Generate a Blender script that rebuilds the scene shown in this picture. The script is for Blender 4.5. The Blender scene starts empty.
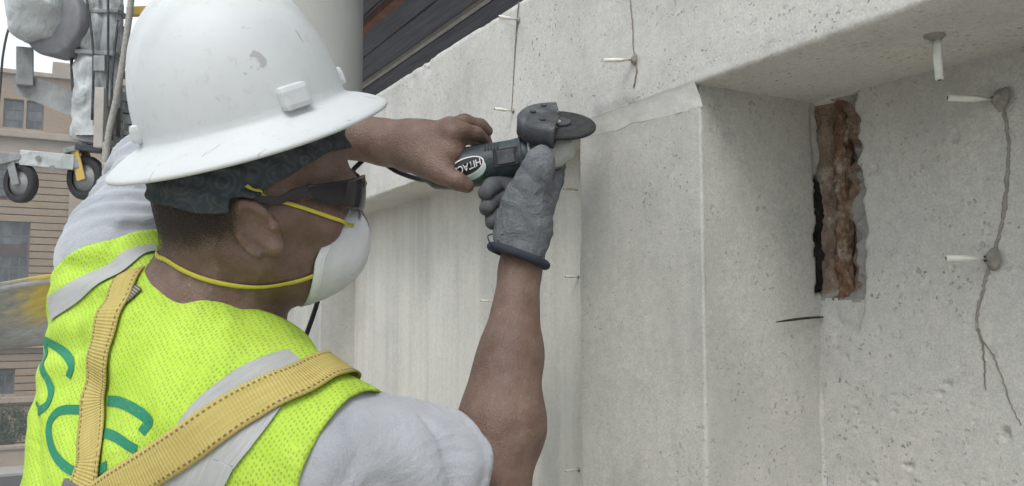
import bpy, bmesh, math, random
import numpy as np
from mathutils import Vector, Matrix
from mathutils.bvhtree import BVHTree
random.seed(7); rng = np.random.default_rng(7)
scene = bpy.context.scene
R_ = math.radians
COL = scene.collection

# ------------------------------------------------------------------ camera
ZC = 6.5                                   # camera height above the street
FPX = 887.0; YAW = R_(28.27); PITCH = R_(4.71)
FH = np.array([math.sin(YAW), math.cos(YAW), 0.0])
CR = np.array([math.cos(YAW), -math.sin(YAW), 0.0])
CF = FH * math.cos(PITCH) + np.array([0, 0, math.sin(PITCH)])
CU = np.array([0, 0, math.cos(PITCH)]) - FH * math.sin(PITCH)
C0 = np.array([0, 0, ZC])
def P(u, v, d):                            # photograph pixel at a real depth in metres -> world point
    return C0 + d * (CF + (u - 512) / FPX * CR + (243 - v) / FPX * CU)
def V(a, b, c):                            # right, up, away -> world direction
    return a * CR + b * CU + c * CF
cam_d = bpy.data.cameras.new('camera'); cam = bpy.data.objects.new('camera', cam_d); COL.objects.link(cam)
cam_d.sensor_width = 36; cam_d.lens = 36 * FPX / 1024; cam_d.clip_start = 0.02; cam_d.clip_end = 3000
M = Matrix.Identity(4)
for i in range(3):
    M[i][0] = CR[i]; M[i][1] = CU[i]; M[i][2] = -CF[i]; M[i][3] = C0[i]
cam.matrix_world = M
scene.camera = cam
scene.render.resolution_x = 1024; scene.render.resolution_y = 486

# ------------------------------------------------------------------ overcast sky, soft sun, exposure
SUN_EL, SUN_AZ = R_(50), R_(222)           # azimuth clockwise from +Y: light from behind and left of the camera
world = bpy.data.worlds.new('World'); scene.world = world; world.use_nodes = True
wn, wl = world.node_tree.nodes, world.node_tree.links
bgn = wn['Background']; bgn.inputs[1].default_value = 0.125
sky = wn.new('ShaderNodeTexSky'); sky.sky_type = 'NISHITA'; sky.sun_disc = False
sky.sun_elevation = SUN_EL; sky.sun_rotation = SUN_AZ
sky.air_density = 1.0; sky.dust_density = 6.0; sky.ozone_density = 1.0; sky.altitude = 100
hs = wn.new('ShaderNodeHueSaturation'); hs.inputs['Saturation'].default_value = 0.16
hs.inputs['Value'].default_value = 1.0
mixw = wn.new('ShaderNodeMixRGB'); mixw.inputs[0].default_value = 0.72
mixw.inputs[2].default_value = (7.0, 7.55, 8.0, 1)       # even cloud layer
wl.new(sky.outputs[0], hs.inputs['Color']); wl.new(hs.outputs[0], mixw.inputs[1]); wl.new(mixw.outputs[0], bgn.inputs[0])
sd = bpy.data.lights.new('sun', 'SUN'); sd.energy = 1.0; sd.angle = R_(25); sd.color = (1.0, 0.975, 0.95)
sun = bpy.data.objects.new('sun', sd); COL.objects.link(sun)
sdir = Vector((math.sin(SUN_AZ) * math.cos(SUN_EL), math.cos(SUN_AZ) * math.cos(SUN_EL), math.sin(SUN_EL)))
sun.rotation_euler = sdir.to_track_quat('Z', 'Y').to_euler(); sun.location = sdir * 30
vs = scene.view_settings
vs.view_transform = 'Standard'; vs.look = 'None'; vs.gamma = 1.0; vs.exposure = 0.62; vs.use_curve_mapping = False

# ------------------------------------------------------------------ helpers: materials
def srgb(r, g, b):
    f = lambda c: (c / 255 / 12.92) if c / 255 <= 0.04045 else ((c / 255 + 0.055) / 1.055) ** 2.4
    return (f(r), f(g), f(b), 1)
class NT:
    def __init__(s, name, rough=0.7, spec=0.3):
        s.m = bpy.data.materials.new(name); s.m.use_nodes = True
        s.n = s.m.node_tree.nodes; s.l = s.m.node_tree.links
        s.b = s.n['Principled BSDF']; s.b.inputs['Roughness'].default_value = rough
        s.b.inputs['Specular IOR Level'].default_value = spec
        s.tc = s.n.new('ShaderNodeTexCoord'); s.co = s.tc.outputs['Object']
    def uv(s): s.co = s.tc.outputs['UV']; return s
    def scaled(s, sc):
        mp = s.n.new('ShaderNodeMapping'); mp.inputs['Scale'].default_value = sc
        s.l.new(s.co, mp.inputs[0]); return mp.outputs[0]
    def noise(s, scale, detail=4, rough=0.6, co=None, dist=0.0):
        t = s.n.new('ShaderNodeTexNoise'); t.inputs['Scale'].default_value = scale
        t.inputs['Detail'].default_value = detail; t.inputs['Roughness'].default_value = rough
        t.inputs['Distortion'].default_value = dist
        s.l.new(co or s.co, t.inputs['Vector']); return t.outputs['Fac']
    def voro(s, scale, rand=1.0, feat='F1', co=None, out='Distance', dim='3D'):
        t = s.n.new('ShaderNodeTexVoronoi'); t.voronoi_dimensions = dim; t.feature = feat
        t.inputs['Scale'].default_value = scale; t.inputs['Randomness'].default_value = rand
        s.l.new(co or s.co, t.inputs['Vector']); return t.outputs[out]
    def ramp(s, fac, stops, interp='LINEAR'):
        r = s.n.new('ShaderNodeValToRGB'); r.color_ramp.interpolation = interp
        e = r.color_ramp.elements; stops = sorted(stops, key=lambda q: q[0])
        while len(e) < len(stops): e.new(0.5)
        for i, (p, c) in enumerate(stops):
            e[i].position = p
            e[i].color = c if len(c) == 4 else (*c, 1)
        s.l.new(fac, r.inputs[0]); return r.outputs[0]
    def bw(s, fac, a, b, lo=0.0, hi=1.0): return s.ramp(fac, [(a, (lo,) * 3), (b, (hi,) * 3)])
    def mix(s, fac, a, b, mode='MIX'):
        x = s.n.new('ShaderNodeMixRGB'); x.blend_type = mode
        for i, q in ((0, fac), (1, a), (2, b)):
            if isinstance(q, (int, float)): x.inputs[i].default_value = q if i == 0 else (q, q, q, 1)
            elif isinstance(q, tuple): x.inputs[i].default_value = q if len(q) == 4 else (*q, 1)
            else: s.l.new(q, x.inputs[i])
        return x.outputs[0]
    def math(s, op, a, b=0.0):
        x = s.n.new('ShaderNodeMath'); x.operation = op
        for i, q in ((0, a), (1, b)):
            if isinstance(q, (int, float)): x.inputs[i].default_value = q
            else: s.l.new(q, x.inputs[i])
        return x.outputs[0]
    def sep(s, co=None):
        x = s.n.new('ShaderNodeSeparateXYZ'); s.l.new(co or s.co, x.inputs[0]); return x.outputs
    def color(s, c):
        if isinstance(c, tuple): s.b.inputs['Base Color'].default_value = c if len(c) == 4 else (*c, 1)
        else: s.l.new(c, s.b.inputs['Base Color'])
        return s
    def rough(s, c): s.l.new(c, s.b.inputs['Roughness']); return s
    def metal(s, v): s.b.inputs['Metallic'].default_value = v; return s
    def bump(s, h, dist=0.002, strength=1.0, prev=None):
        b = s.n.new('ShaderNodeBump'); b.inputs['Distance'].default_value = dist; b.inputs['Strength'].default_value = strength
        s.l.new(h, b.inputs['Height'])
        if prev: s.l.new(prev, b.inputs['Normal'])
        s.l.new(b.outputs[0], s.b.inputs['Normal']); return b.outputs[0]

def simple(name, c1, c2, scale=20, rough=0.6, spec=0.3, metal=0.0, bump=0.0, bscale=None):
    t = NT(name, rough, spec)
    n = t.noise(scale, 5, 0.65)
    t.color(t.ramp(n, [(0.3, c1), (0.7, c2)])).metal(metal)
    if bump: t.bump(t.noise(bscale or scale * 4, 4), bump)
    return t.m

def concrete(name, base, warm=(1.02, 1.0, 0.97), pore=1.0, streak=0.0, smooth=False):
    t = NT(name, 0.88, 0.25)
    big = t.noise(2.2, 6, 0.6); mid = t.noise(11, 6, 0.7); fine = t.noise(95, 4, 0.7); grit = t.noise(420, 2, 0.6)
    B = np.array(base)
    dk = tuple(B * 0.86); lt = tuple(np.minimum(B * 1.07 * np.array(warm), 0.8))
    c = t.ramp(t.mix(0.5, big, mid), [(0.30, dk), (0.5, tuple(B)), (0.70, lt)])
    c = t.mix(0.20, c, t.ramp(fine, [(0.3, (0.3, 0.3, 0.3)), (0.7, (0.75, 0.74, 0.72))]), 'OVERLAY')
    c = t.mix(0.26, c, t.ramp(grit, [(0.3, (0.25, 0.25, 0.25)), (0.7, (0.8, 0.79, 0.76))]), 'OVERLAY')
    stn = t.noise(4.2, 5, 0.62, co=t.scaled((1, 1, 0.6)))
    c = t.mix(t.bw(stn, 0.48, 0.72, 0, 0.62), c, tuple(B * 0.64)); c = t.mix(t.bw(stn, 0.44, 0.28, 0, 0.38), c, tuple(np.minimum(B * 1.2, 0.75)))
    if streak:                                             # dried slurry and rain runs down the face
        st = t.noise(9, 5, 0.65, co=t.scaled((1.6, 1.6, 0.07)))
        c = t.mix(t.bw(st, 0.45, 0.75, 0, streak), c, tuple(np.minimum(B * 1.35, 0.78)))
        c = t.mix(t.bw(st, 0.50, 0.28, 0, streak * 0.7), c, tuple(B * 0.6))
    # air holes: small pits of two sizes, clustered
    wv = t.n.new('ShaderNodeVectorMath'); wv.operation = 'MULTIPLY_ADD'; wt = t.n.new('ShaderNodeTexNoise'); wt.inputs['Scale'].default_value = 60
    t.l.new(t.co, wt.inputs['Vector']); t.l.new(wt.outputs['Color'], wv.inputs[0]); wv.inputs[1].default_value = (0.016,) * 3; t.l.new(t.co, wv.inputs[2])
    v1 = t.voro(120, 1.0, co=wv.outputs[0]); v2 = t.voro(42, 1.0, co=wv.outputs[0]); clump = t.bw(t.noise(5.5, 3), 0.38, 0.62, 0.14, 1.0)
    p1 = t.math('MULTIPLY', t.bw(v1, 0.27, 0.2), t.bw(t.noise(36, 2), 0.42, 0.7))
    p2 = t.math('MULTIPLY', t.bw(v2, 0.17, 0.12), t.bw(t.noise(17, 2), 0.48, 0.72))
    pits = t.math('MULTIPLY', t.math('MAXIMUM', p1, p2), clump)
    pits = t.math('MULTIPLY', pits, pore)
    c = t.mix(t.math('MULTIPLY', pits, 0.72), c, tuple(B * 0.22))
    t.color(c)
    h = t.math('SUBTRACT', t.math('MULTIPLY', mid, 0.25), t.math('MULTIPLY', pits, 1.1))
    h = t.math('ADD', h, t.math('MULTIPLY', fine, 0.32 if not smooth else 0.1))
    h = t.math('ADD', h, t.math('MULTIPLY', grit, 0.07))
    t.bump(h, 0.0022, 0.8)
    return t.m

# ------------------------------------------------------------------ helpers: objects
def link(name, me, mat=None, parent=None, smooth=False):
    o = bpy.data.objects.new(name, me); COL.objects.link(o)
    if mat is not None: me.materials.append(mat)
    if parent is not None: o.parent = parent
    if smooth:
        for p in me.polygons: p.use_smooth = True
    return o
def mesh(name, vs, fs, mat=None, parent=None, smooth=False, uvs=None):
    me = bpy.data.meshes.new(name)
    me.from_pydata([tuple(map(float, v)) for v in vs], [], [tuple(map(int, f)) for f in fs]); me.update()
    if uvs is not None:
        lay = me.uv_layers.new(name='UVMap')
        li = np.empty(len(me.loops), dtype=np.int32); me.loops.foreach_get('vertex_index', li)
        lay.data.foreach_set('uv', np.asarray(uvs, dtype=np.float32)[li].ravel())
    return link(name, me, mat, parent, smooth)
def frombm(name, bm, mat=None, parent=None, smooth=False):
    me = bpy.data.meshes.new(name); bmesh.ops.recalc_face_normals(bm, faces=bm.faces)
    bm.to_mesh(me); bm.free(); return link(name, me, mat, parent, smooth)
def thing(name, label, cat, loc=(0, 0, 0), group=None):
    o = bpy.data.objects.new(name, None); COL.objects.link(o); o.empty_display_size = 0.1
    o['label'] = label; o['category'] = cat
    if group: o['group'] = group
    return o
def tag(o, label=None, cat=None, group=None, kind=None):
    for k, v in (('label', label), ('category', cat), ('group', group), ('kind', kind)):
        if v: o[k] = v
    return o
def bbox(bm, lo, hi, bevel=0.0):
    r = bmesh.ops.create_cube(bm, size=1.0)
    lo, hi = np.array(lo, float), np.array(hi, float)
    for v in r['verts']: v.co = Vector(lo + (np.array(v.co) + 0.5) * (hi - lo))
    if bevel:
        es = list({e for v in r['verts'] for e in v.link_edges})
        bmesh.ops.bevel(bm, geom=es, offset=bevel, segments=2, affect='EDGES', profile=0.6)
def box(name, lo, hi, mat, parent=None, bevel=0.0):
    bm = bmesh.new(); bbox(bm, lo, hi, bevel); return frombm(name, bm, mat, parent)
def obox(name, c, ax, half, mat, parent=None, bevel=0.0):
    """box with its own axes (3 unit vectors)"""
    bm = bmesh.new(); bbox(bm, -np.array(half), np.array(half), bevel)
    A = np.array(ax); c = np.array(c)
    for v in bm.verts: v.co = Vector(c + np.array(v.co) @ A)
    return frombm(name, bm, mat, parent)
def unit(v): v = np.asarray(v, float); return v / np.linalg.norm(v)
def frame_for(t, hint=(0, 0, 1)):
    t = unit(t); h = np.array(hint, float)
    if abs(t @ unit(h)) > 0.95: h = np.array([1.0, 0.2, 0])
    a = unit(np.cross(t, h)); b = np.cross(a, t); return a, b
def catmull(pts, n):
    p = np.array(pts, float); p = np.vstack([2 * p[0] - p[1], p, 2 * p[-1] - p[-2]])
    out = []; m = len(p) - 3
    for t in np.linspace(0, m - 1e-6, n):
        i = int(t); f = t - i; a, b, c, d = p[i:i + 4]
        out.append(0.5 * (2 * b + (c - a) * f + (2 * a - 5 * b + 4 * c - d) * f * f + (3 * b - a - 3 * c + d) * f ** 3))
    return np.array(out)
def tube_geo(pts, rad, n=10, cap=True):
    pts = np.array(pts, float); k = len(pts); rad = np.broadcast_to(np.array(rad, float), (k,))
    vs, fs = [], []; up = None
    for i in range(k):
        t = unit(pts[min(i + 1, k - 1)] - pts[max(i - 1, 0)])
        if up is None: a, b = frame_for(t)
        else:
            a = unit(up - t * (up @ t)); b = np.cross(t, a)
        up = a
        for j in range(n):
            q = 2 * math.pi * j / n
            vs.append(pts[i] + rad[i] * (math.cos(q) * a + math.sin(q) * b))
    for i in range(k - 1):
        for j in range(n):
            fs.append((i * n + j, i * n + (j + 1) % n, (i + 1) * n + (j + 1) % n, (i + 1) * n + j))
    if cap: fs.append(tuple(range(n - 1, -1, -1))); fs.append(tuple((k - 1) * n + j for j in range(n)))
    return vs, fs
def tube(name, pts, rad, mat, parent=None, n=10, smooth=True, cap=True):
    vs, fs = tube_geo(pts, rad, n, cap); return mesh(name, vs, fs, mat, parent, smooth)
def lathe(name, c, axis, prof, mat, parent=None, n=24, smooth=True, hint=(0, 0, 1), arc=(0, 2 * math.pi)):
    """prof: (distance along axis, radius)"""
    ax = unit(axis); a, b = frame_for(ax, hint); c = np.array(c, float); vs, fs = [], []
    full = abs(arc[1] - arc[0] - 2 * math.pi) < 1e-6; m = n if full else n + 1
    for (h, r) in prof:
        for j in range(m):
            q = arc[0] + (arc[1] - arc[0]) * j / n
            vs.append(c + ax * h + r * (math.cos(q) * a + math.sin(q) * b))
    for i in range(len(prof) - 1):
        for j in range(n):
            j2 = (j + 1) % m
            fs.append((i * m + j, i * m + j2, (i + 1) * m + j2, (i + 1) * m + j))
    return mesh(name, vs, fs, mat, parent, smooth)
def grid(name, nu, nv, fn, mat, parent=None, smooth=True):
    """fn(U, V arrays 0..1) -> (N,3)"""
    u, v = np.meshgrid(np.linspace(0, 1, nu), np.linspace(0, 1, nv), indexing='ij')
    vs = fn(u.ravel(), v.ravel())
    idx = np.arange(nu * nv).reshape(nu, nv)
    fs = np.stack([idx[:-1, :-1], idx[1:, :-1], idx[1:, 1:], idx[:-1, 1:]], -1).reshape(-1, 4)
    return mesh(name, vs, fs, mat, parent, smooth)
# value noise for real relief
_T = rng.random((32, 32, 32))
def vnoise(p):
    p = np.asarray(p, float); i = np.floor(p).astype(int); f = p - i; f = f * f * (3 - 2 * f); i &= 31; j = (i + 1) & 31
    x, y, z = f[:, 0], f[:, 1], f[:, 2]
    g = lambda a, b, c: _T[a, b, c]
    c00 = g(i[:, 0], i[:, 1], i[:, 2]) * (1 - x) + g(j[:, 0], i[:, 1], i[:, 2]) * x
    c10 = g(i[:, 0], j[:, 1], i[:, 2]) * (1 - x) + g(j[:, 0], j[:, 1], i[:, 2]) * x
    c01 = g(i[:, 0], i[:, 1], j[:, 2]) * (1 - x) + g(j[:, 0], i[:, 1], j[:, 2]) * x
    c11 = g(i[:, 0], j[:, 1], j[:, 2]) * (1 - x) + g(j[:, 0], j[:, 1], j[:, 2]) * x
    return (c00 * (1 - y) + c10 * y) * (1 - z) + (c01 * (1 - y) + c11 * y) * z
def fbm(p, o=3):
    s = 0; a = 0.5
    for k in range(o): s = s + a * (vnoise(np.asarray(p) * 2 ** k + 7.3 * k) - 0.5); a *= 0.5
    return s

# ------------------------------------------------------------------ implicit bodies: smooth unions meshed with sparse surface nets
class Sdf:
    def __init__(s): s.p = []
    def cone(s, a, b, ra, rb, k=0.02, op=1):
        a, b = np.array(a, float), np.array(b, float); ab = b - a; L2 = ab @ ab + 1e-12
        def f(x):
            t = np.clip((x - a) @ ab / L2, 0, 1)
            return np.linalg.norm(x - a - t[:, None] * ab, axis=1) - (ra + (rb - ra) * t)
        s.p.append((f, (a + b) / 2, math.sqrt(L2) / 2 + max(ra, rb), k, op)); return s
    def chain(s, pts, rads, k=0.02):
        for i in range(len(pts) - 1): s.cone(pts[i], pts[i + 1], rads[i], rads[i + 1], k if i == 0 else 0.006 if k < 0.015 else k)
        return s
    def ball(s, c, r, k=0.02, op=1): return s.cone(c, np.array(c) + 1e-5, r, r, k, op)
    def ell(s, c, rad, ax, k=0.02, op=1):
        c = np.array(c, float); A = np.array(ax).T; rad = np.array(rad, float)
        def f(x):
            q = (x - c) @ A; k0 = np.linalg.norm(q / rad, axis=1); k1 = np.linalg.norm(q / rad ** 2, axis=1)
            return np.where(k0 < 1e-3, -rad.min(), k0 * (k0 - 1) / np.maximum(k1, 1e-9))
        s.p.append((f, c, rad.max(), k, op)); return s
    def _ev(s, x, prims):
        d = None
        for (f, c, r, k, op) in prims:
            e = f(x)
            if op == 1:
                if d is None: d = e
                else:
                    h = np.maximum(k - np.abs(d - e), 0) / k; d = np.minimum(d, e) - h * h * k * 0.25
            elif d is not None:
                h = np.maximum(k - np.abs(-d - e), 0) / k; d = np.maximum(d, -e) + h * h * k * 0.25
        return d
    def __call__(s, x):
        out = np.empty(len(x)); cell = 0.10
        key = np.floor(x / cell).astype(np.int64); kk = (key[:, 0] * 100003 + key[:, 1]) * 100003 + key[:, 2]
        order = np.argsort(kk, kind='stable'); kk = kk[order]
        cuts = np.flatnonzero(np.diff(kk)) + 1
        rc = cell * 0.87
        for idx in np.split(order, cuts):
            q = x[idx]; c = (key[idx[0]] + 0.5) * cell
            ds = np.array([np.linalg.norm(c - p[1]) - p[2] for p in s.p])
            lim = min(d for d, p in zip(ds, s.p) if p[4] == 1); lim = max(lim, 0) + 2 * rc + 0.05
            out[idx] = s._ev(q, [p for d, p in zip(ds, s.p) if d < lim])
        return out
def nets(f, lo, hi, h):
    """sparse surface nets of f over the box lo..hi at step h -> verts, quads"""
    lo = np.array(lo, float); n = np.ceil((np.array(hi) - lo) / h).astype(int); n = (n // 8 + 1) * 8
    def centres(ids, size): return lo + (ids + 0.5) * size * h
    g = np.stack(np.meshgrid(*[np.arange(m // 8) for m in n], indexing='ij'), -1).reshape(-1, 3)
    g = g[np.abs(f(centres(g, 8))) < 8 * h * 0.87 * 1.5 + 0.01]
    off = np.stack(np.meshgrid(*[np.arange(4)] * 3, indexing='ij'), -1).reshape(-1, 3)
    g = (g[:, None] * 4 + off[None]).reshape(-1, 3)
    g = g[np.abs(f(centres(g, 2))) < 2 * h * 0.87 * 1.7 + 0.001]
    off = np.stack(np.meshgrid(*[np.arange(2)] * 3, indexing='ij'), -1).reshape(-1, 3)
    cells = (g[:, None] * 2 + off[None]).reshape(-1, 3)
    S1, S2 = n[1] + 2, n[2] + 2
    pid = lambda c: (c[..., 0] * S1 + c[..., 1]) * S2 + c[..., 2]
    corner = np.stack(np.meshgrid(*[np.arange(2)] * 3, indexing='ij'), -1).reshape(-1, 3)
    call = cells[:, None] + corner[None]
    ids = pid(call); uq, inv = np.unique(ids.ravel(), return_inverse=True)
    pos = np.stack([uq // (S1 * S2), uq // S2 % S1, uq % S2], -1)
    val = f(lo + pos * h); cv = val[inv].reshape(-1, 8)
    act = (cv.min(1) < 0) & (cv.max(1) >= 0)
    cells, cv = cells[act], cv[act]
    acc = np.zeros((len(cells), 3)); cnt = np.zeros(len(cells))
    for a in range(8):
        for ax in range(3):
            if corner[a][ax]: continue
            b = a + (4, 2, 1)[ax]
            m = (cv[:, a] < 0) != (cv[:, b] < 0)
            t = cv[m, a] / (cv[m, a] - cv[m, b])
            q = np.tile(corner[a].astype(float), (m.sum(), 1)); q[:, ax] += t
            acc[m] += q; cnt[m] += 1
    vs = lo + (cells + acc / cnt[:, None]) * h
    cid = pid(cells); so = np.argsort(cid); scid = cid[so]
    def look(c):
        i = pid(c); k = np.clip(np.searchsorted(scid, i), 0, len(scid) - 1)
        return np.where(scid[k] == i, so[k], -1)
    faces = []
    for ax in range(3):
        b = (4, 2, 1)[ax]
        m = (cv[:, 0] < 0) != (cv[:, b] < 0)
        c = cells[m]; e1 = np.zeros(3, int); e2 = np.zeros(3, int); e1[(ax + 1) % 3] = 1; e2[(ax + 2) % 3] = 1
        q = np.stack([look(c), look(c - e1), look(c - e1 - e2), look(c - e2)], -1)
        ok = (q >= 0).all(1); q = q[ok]; fl = (cv[m, 0] >= 0)[ok]
        q[fl] = q[fl][:, ::-1]; faces.append(q)
    return vs, np.vstack(faces)
def smooth_verts(vs, fs, it=1, lam=0.5):
    e = np.vstack([fs[:, [0, 1]], fs[:, [1, 2]], fs[:, [2, 3]], fs[:, [3, 0]]]); e = np.vstack([e, e[:, ::-1]])
    for _ in range(it):
        s = np.zeros_like(vs); c = np.bincount(e[:, 0], minlength=len(vs))
        for k in range(3): s[:, k] = np.bincount(e[:, 0], weights=vs[e[:, 1], k], minlength=len(vs))
        vs = vs + lam * (s / np.maximum(c, 1)[:, None] - vs)
    return vs
def clip_mesh(vs, fs, keep):
    fs = fs[keep(vs[fs].mean(1))]
    u, inv = np.unique(fs.ravel(), return_inverse=True)
    vs, fs = vs[u].copy(), inv.reshape(-1, 4)
    e = np.vstack([fs[:, [0, 1]], fs[:, [1, 2]], fs[:, [2, 3]], fs[:, [3, 0]]]); es = np.sort(e, 1)
    _, i0, cn = np.unique(es[:, 0] * (len(vs) + 1) + es[:, 1], return_index=True, return_counts=True)
    b = es[i0[cn == 1]]; b = np.vstack([b, b[:, ::-1]])
    for _ in range(14):                                   # even out the stair steps along cut edges
        c = np.bincount(b[:, 0], minlength=len(vs)); m = c > 0; s = np.zeros_like(vs)
        for k in range(3): s[:, k] = np.bincount(b[:, 0], weights=vs[b[:, 1], k], minlength=len(vs))
        vs[m] = 0.5 * vs[m] + 0.5 * s[m] / c[m][:, None]
    return vs, fs
def sdf_mesh(name, f, lo, hi, h, mat, parent=None, keep=None, it=1, solid=0.0, uvf=None, subs=0):
    vs, fs = nets(f, lo, hi, h)
    vs = smooth_verts(vs, fs, it)
    if keep is not None: vs, fs = clip_mesh(vs, fs, keep)
    me = bpy.data.meshes.new(name)
    me.vertices.add(len(vs)); me.vertices.foreach_set('co', vs.astype(np.float32).ravel())
    me.loops.add(len(fs) * 4); me.loops.foreach_set('vertex_index', fs.astype(np.int32).ravel())
    me.polygons.add(len(fs)); me.polygons.foreach_set('loop_start', np.arange(0, len(fs) * 4, 4, dtype=np.int32))
    me.polygons.foreach_set('use_smooth', np.ones(len(fs), dtype=bool))
    me.update(calc_edges=True); me.validate()
    if uvf is not None:
        lay = me.uv_layers.new(name='UVMap'); lay.data.foreach_set('uv', uvf(vs)[fs.ravel()].astype(np.float32).ravel())
    o = link(name, me, mat, parent)
    if solid:
        md = o.modifiers.new('thickness', 'SOLIDIFY'); md.thickness = solid; md.offset = -1
    return o, vs, fs

# ================================================================== THE PLACE
def onX(u, v, X):
    r = CF + (u - 512) / FPX * CR + (243 - v) / FPX * CU; return C0 + r * (X / r[0])
def onY(u, v, Y):
    r = CF + (u - 512) / FPX * CR + (243 - v) / FPX * CU; return C0 + r * (Y / r[1])
XF = 0.690                                  # face of the fascia beam
XP = 0.700                                  # face of the pilasters
YP0 = onX(702, 230, XP)[1]; YP1 = onX(580, 260, XP)[1]
XR = onY(816, 200, YP0)[0]                  # deep bay on the right
XL = 0.800                                  # shallow bay on the left
Y2 = onX(355, 320, XL)[1]; PW = YP1 - YP0
ZS = onX(700, 82, XF)[2]; ZT = onX(440, 52, XF)[2]
ZB = ZC - 1.75                              # foot of the modelled bays

m_fascia = concrete('concrete_fascia', (0.50, 0.492, 0.468), pore=1.0)
m_pil = concrete('concrete_pilaster', (0.44, 0.435, 0.405), pore=0.55, streak=0.16)
m_bay = concrete('concrete_bay', (0.44, 0.434, 0.412), pore=1.0, streak=0.08)
m_panel = concrete('concrete_panel', (0.50, 0.49, 0.46), pore=0.35, streak=0.5)
m_ground = concrete('concrete_fresh_ground', (0.72, 0.71, 0.68), pore=0.15, smooth=True)
m_broken = concrete('concrete_broken', (0.27, 0.265, 0.25), pore=0.7)
m_mortar = concrete('mortar', (0.46, 0.455, 0.43), pore=0.2)

wall = thing('concrete_wall', 'pale grey weathered concrete wall with fascia beam, pilasters and recessed bays', 'wall')

yA = onX(862, 200, XR)[1]; zc0 = onX(840, 96, XR)[2]; zc1 = onX(840, 300, XR)[2]; zc2 = onX(840, 348, XR)[2]
zv0 = onX(818, 175, XR)[2]; zv1 = onX(818, 292, XR)[2]
def ridge(p, a, s, o=3): return a * fbm(np.asarray(p) * s, o) * 2
# fascia beam: one profile swept along Y, arrises worn unevenly
ns = 1150; ys = np.linspace(-1.3, 9.0, ns)
prof = [(XF + 0.55, ZT)] + [(XF + 0.02 * (3 - i), ZT) for i in range(3)]
rb = 0.0032
prof += [(XF, ZT - rb)]
prof += [(XF, z) for z in list(np.linspace(ZT - 0.012, ZS + 0.014, 24)) + [ZS + 0.0075, ZS + 0.0045]]
prof += [(XF + rb * 0.25, ZS + rb * 0.5), (XF + rb, ZS)]
prof += [(x, ZS) for x in [XF + 0.0045, XF + 0.0075] + list(np.linspace(XF + 0.014, XF + 0.75, 30))]
prof = np.array(prof)
pp = np.zeros((ns, len(prof), 3)); pp[..., 0] = prof[None, :, 0]; pp[..., 1] = ys[:, None]; pp[..., 2] = prof[None, :, 1]
q = pp.reshape(-1, 3); disp = ridge(q, 0.0045, 4.0, 2) + ridge(q, 0.0014, 30, 2)
nrm = np.zeros_like(prof); nrm[:4] = (0, 1); nrm[4:31] = (-1, 0); nrm[31:33] = (-0.7, -0.7); nrm[33:] = (0, -1)
N = np.zeros_like(pp); N[..., 0] = nrm[None, :, 0]; N[..., 2] = nrm[None, :, 1]
edge = np.zeros(len(prof)); edge[3:7] = 1; edge[29:34] = 1
chip = np.clip(fbm(q * np.array([12, 26, 12]), 3) * 2 - 0.22, 0, 1) * 0.016
q = q + N.reshape(-1, 3) * (disp - chip * np.tile(edge, ns))[:, None]
idx = np.arange(len(q)).reshape(ns, len(prof))
fs = np.stack([idx[:-1, :-1], idx[:-1, 1:], idx[1:, 1:], idx[1:, :-1]], -1).reshape(-1, 4)
fascia = mesh('fascia_beam', q, fs, m_fascia, wall, True)

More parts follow.
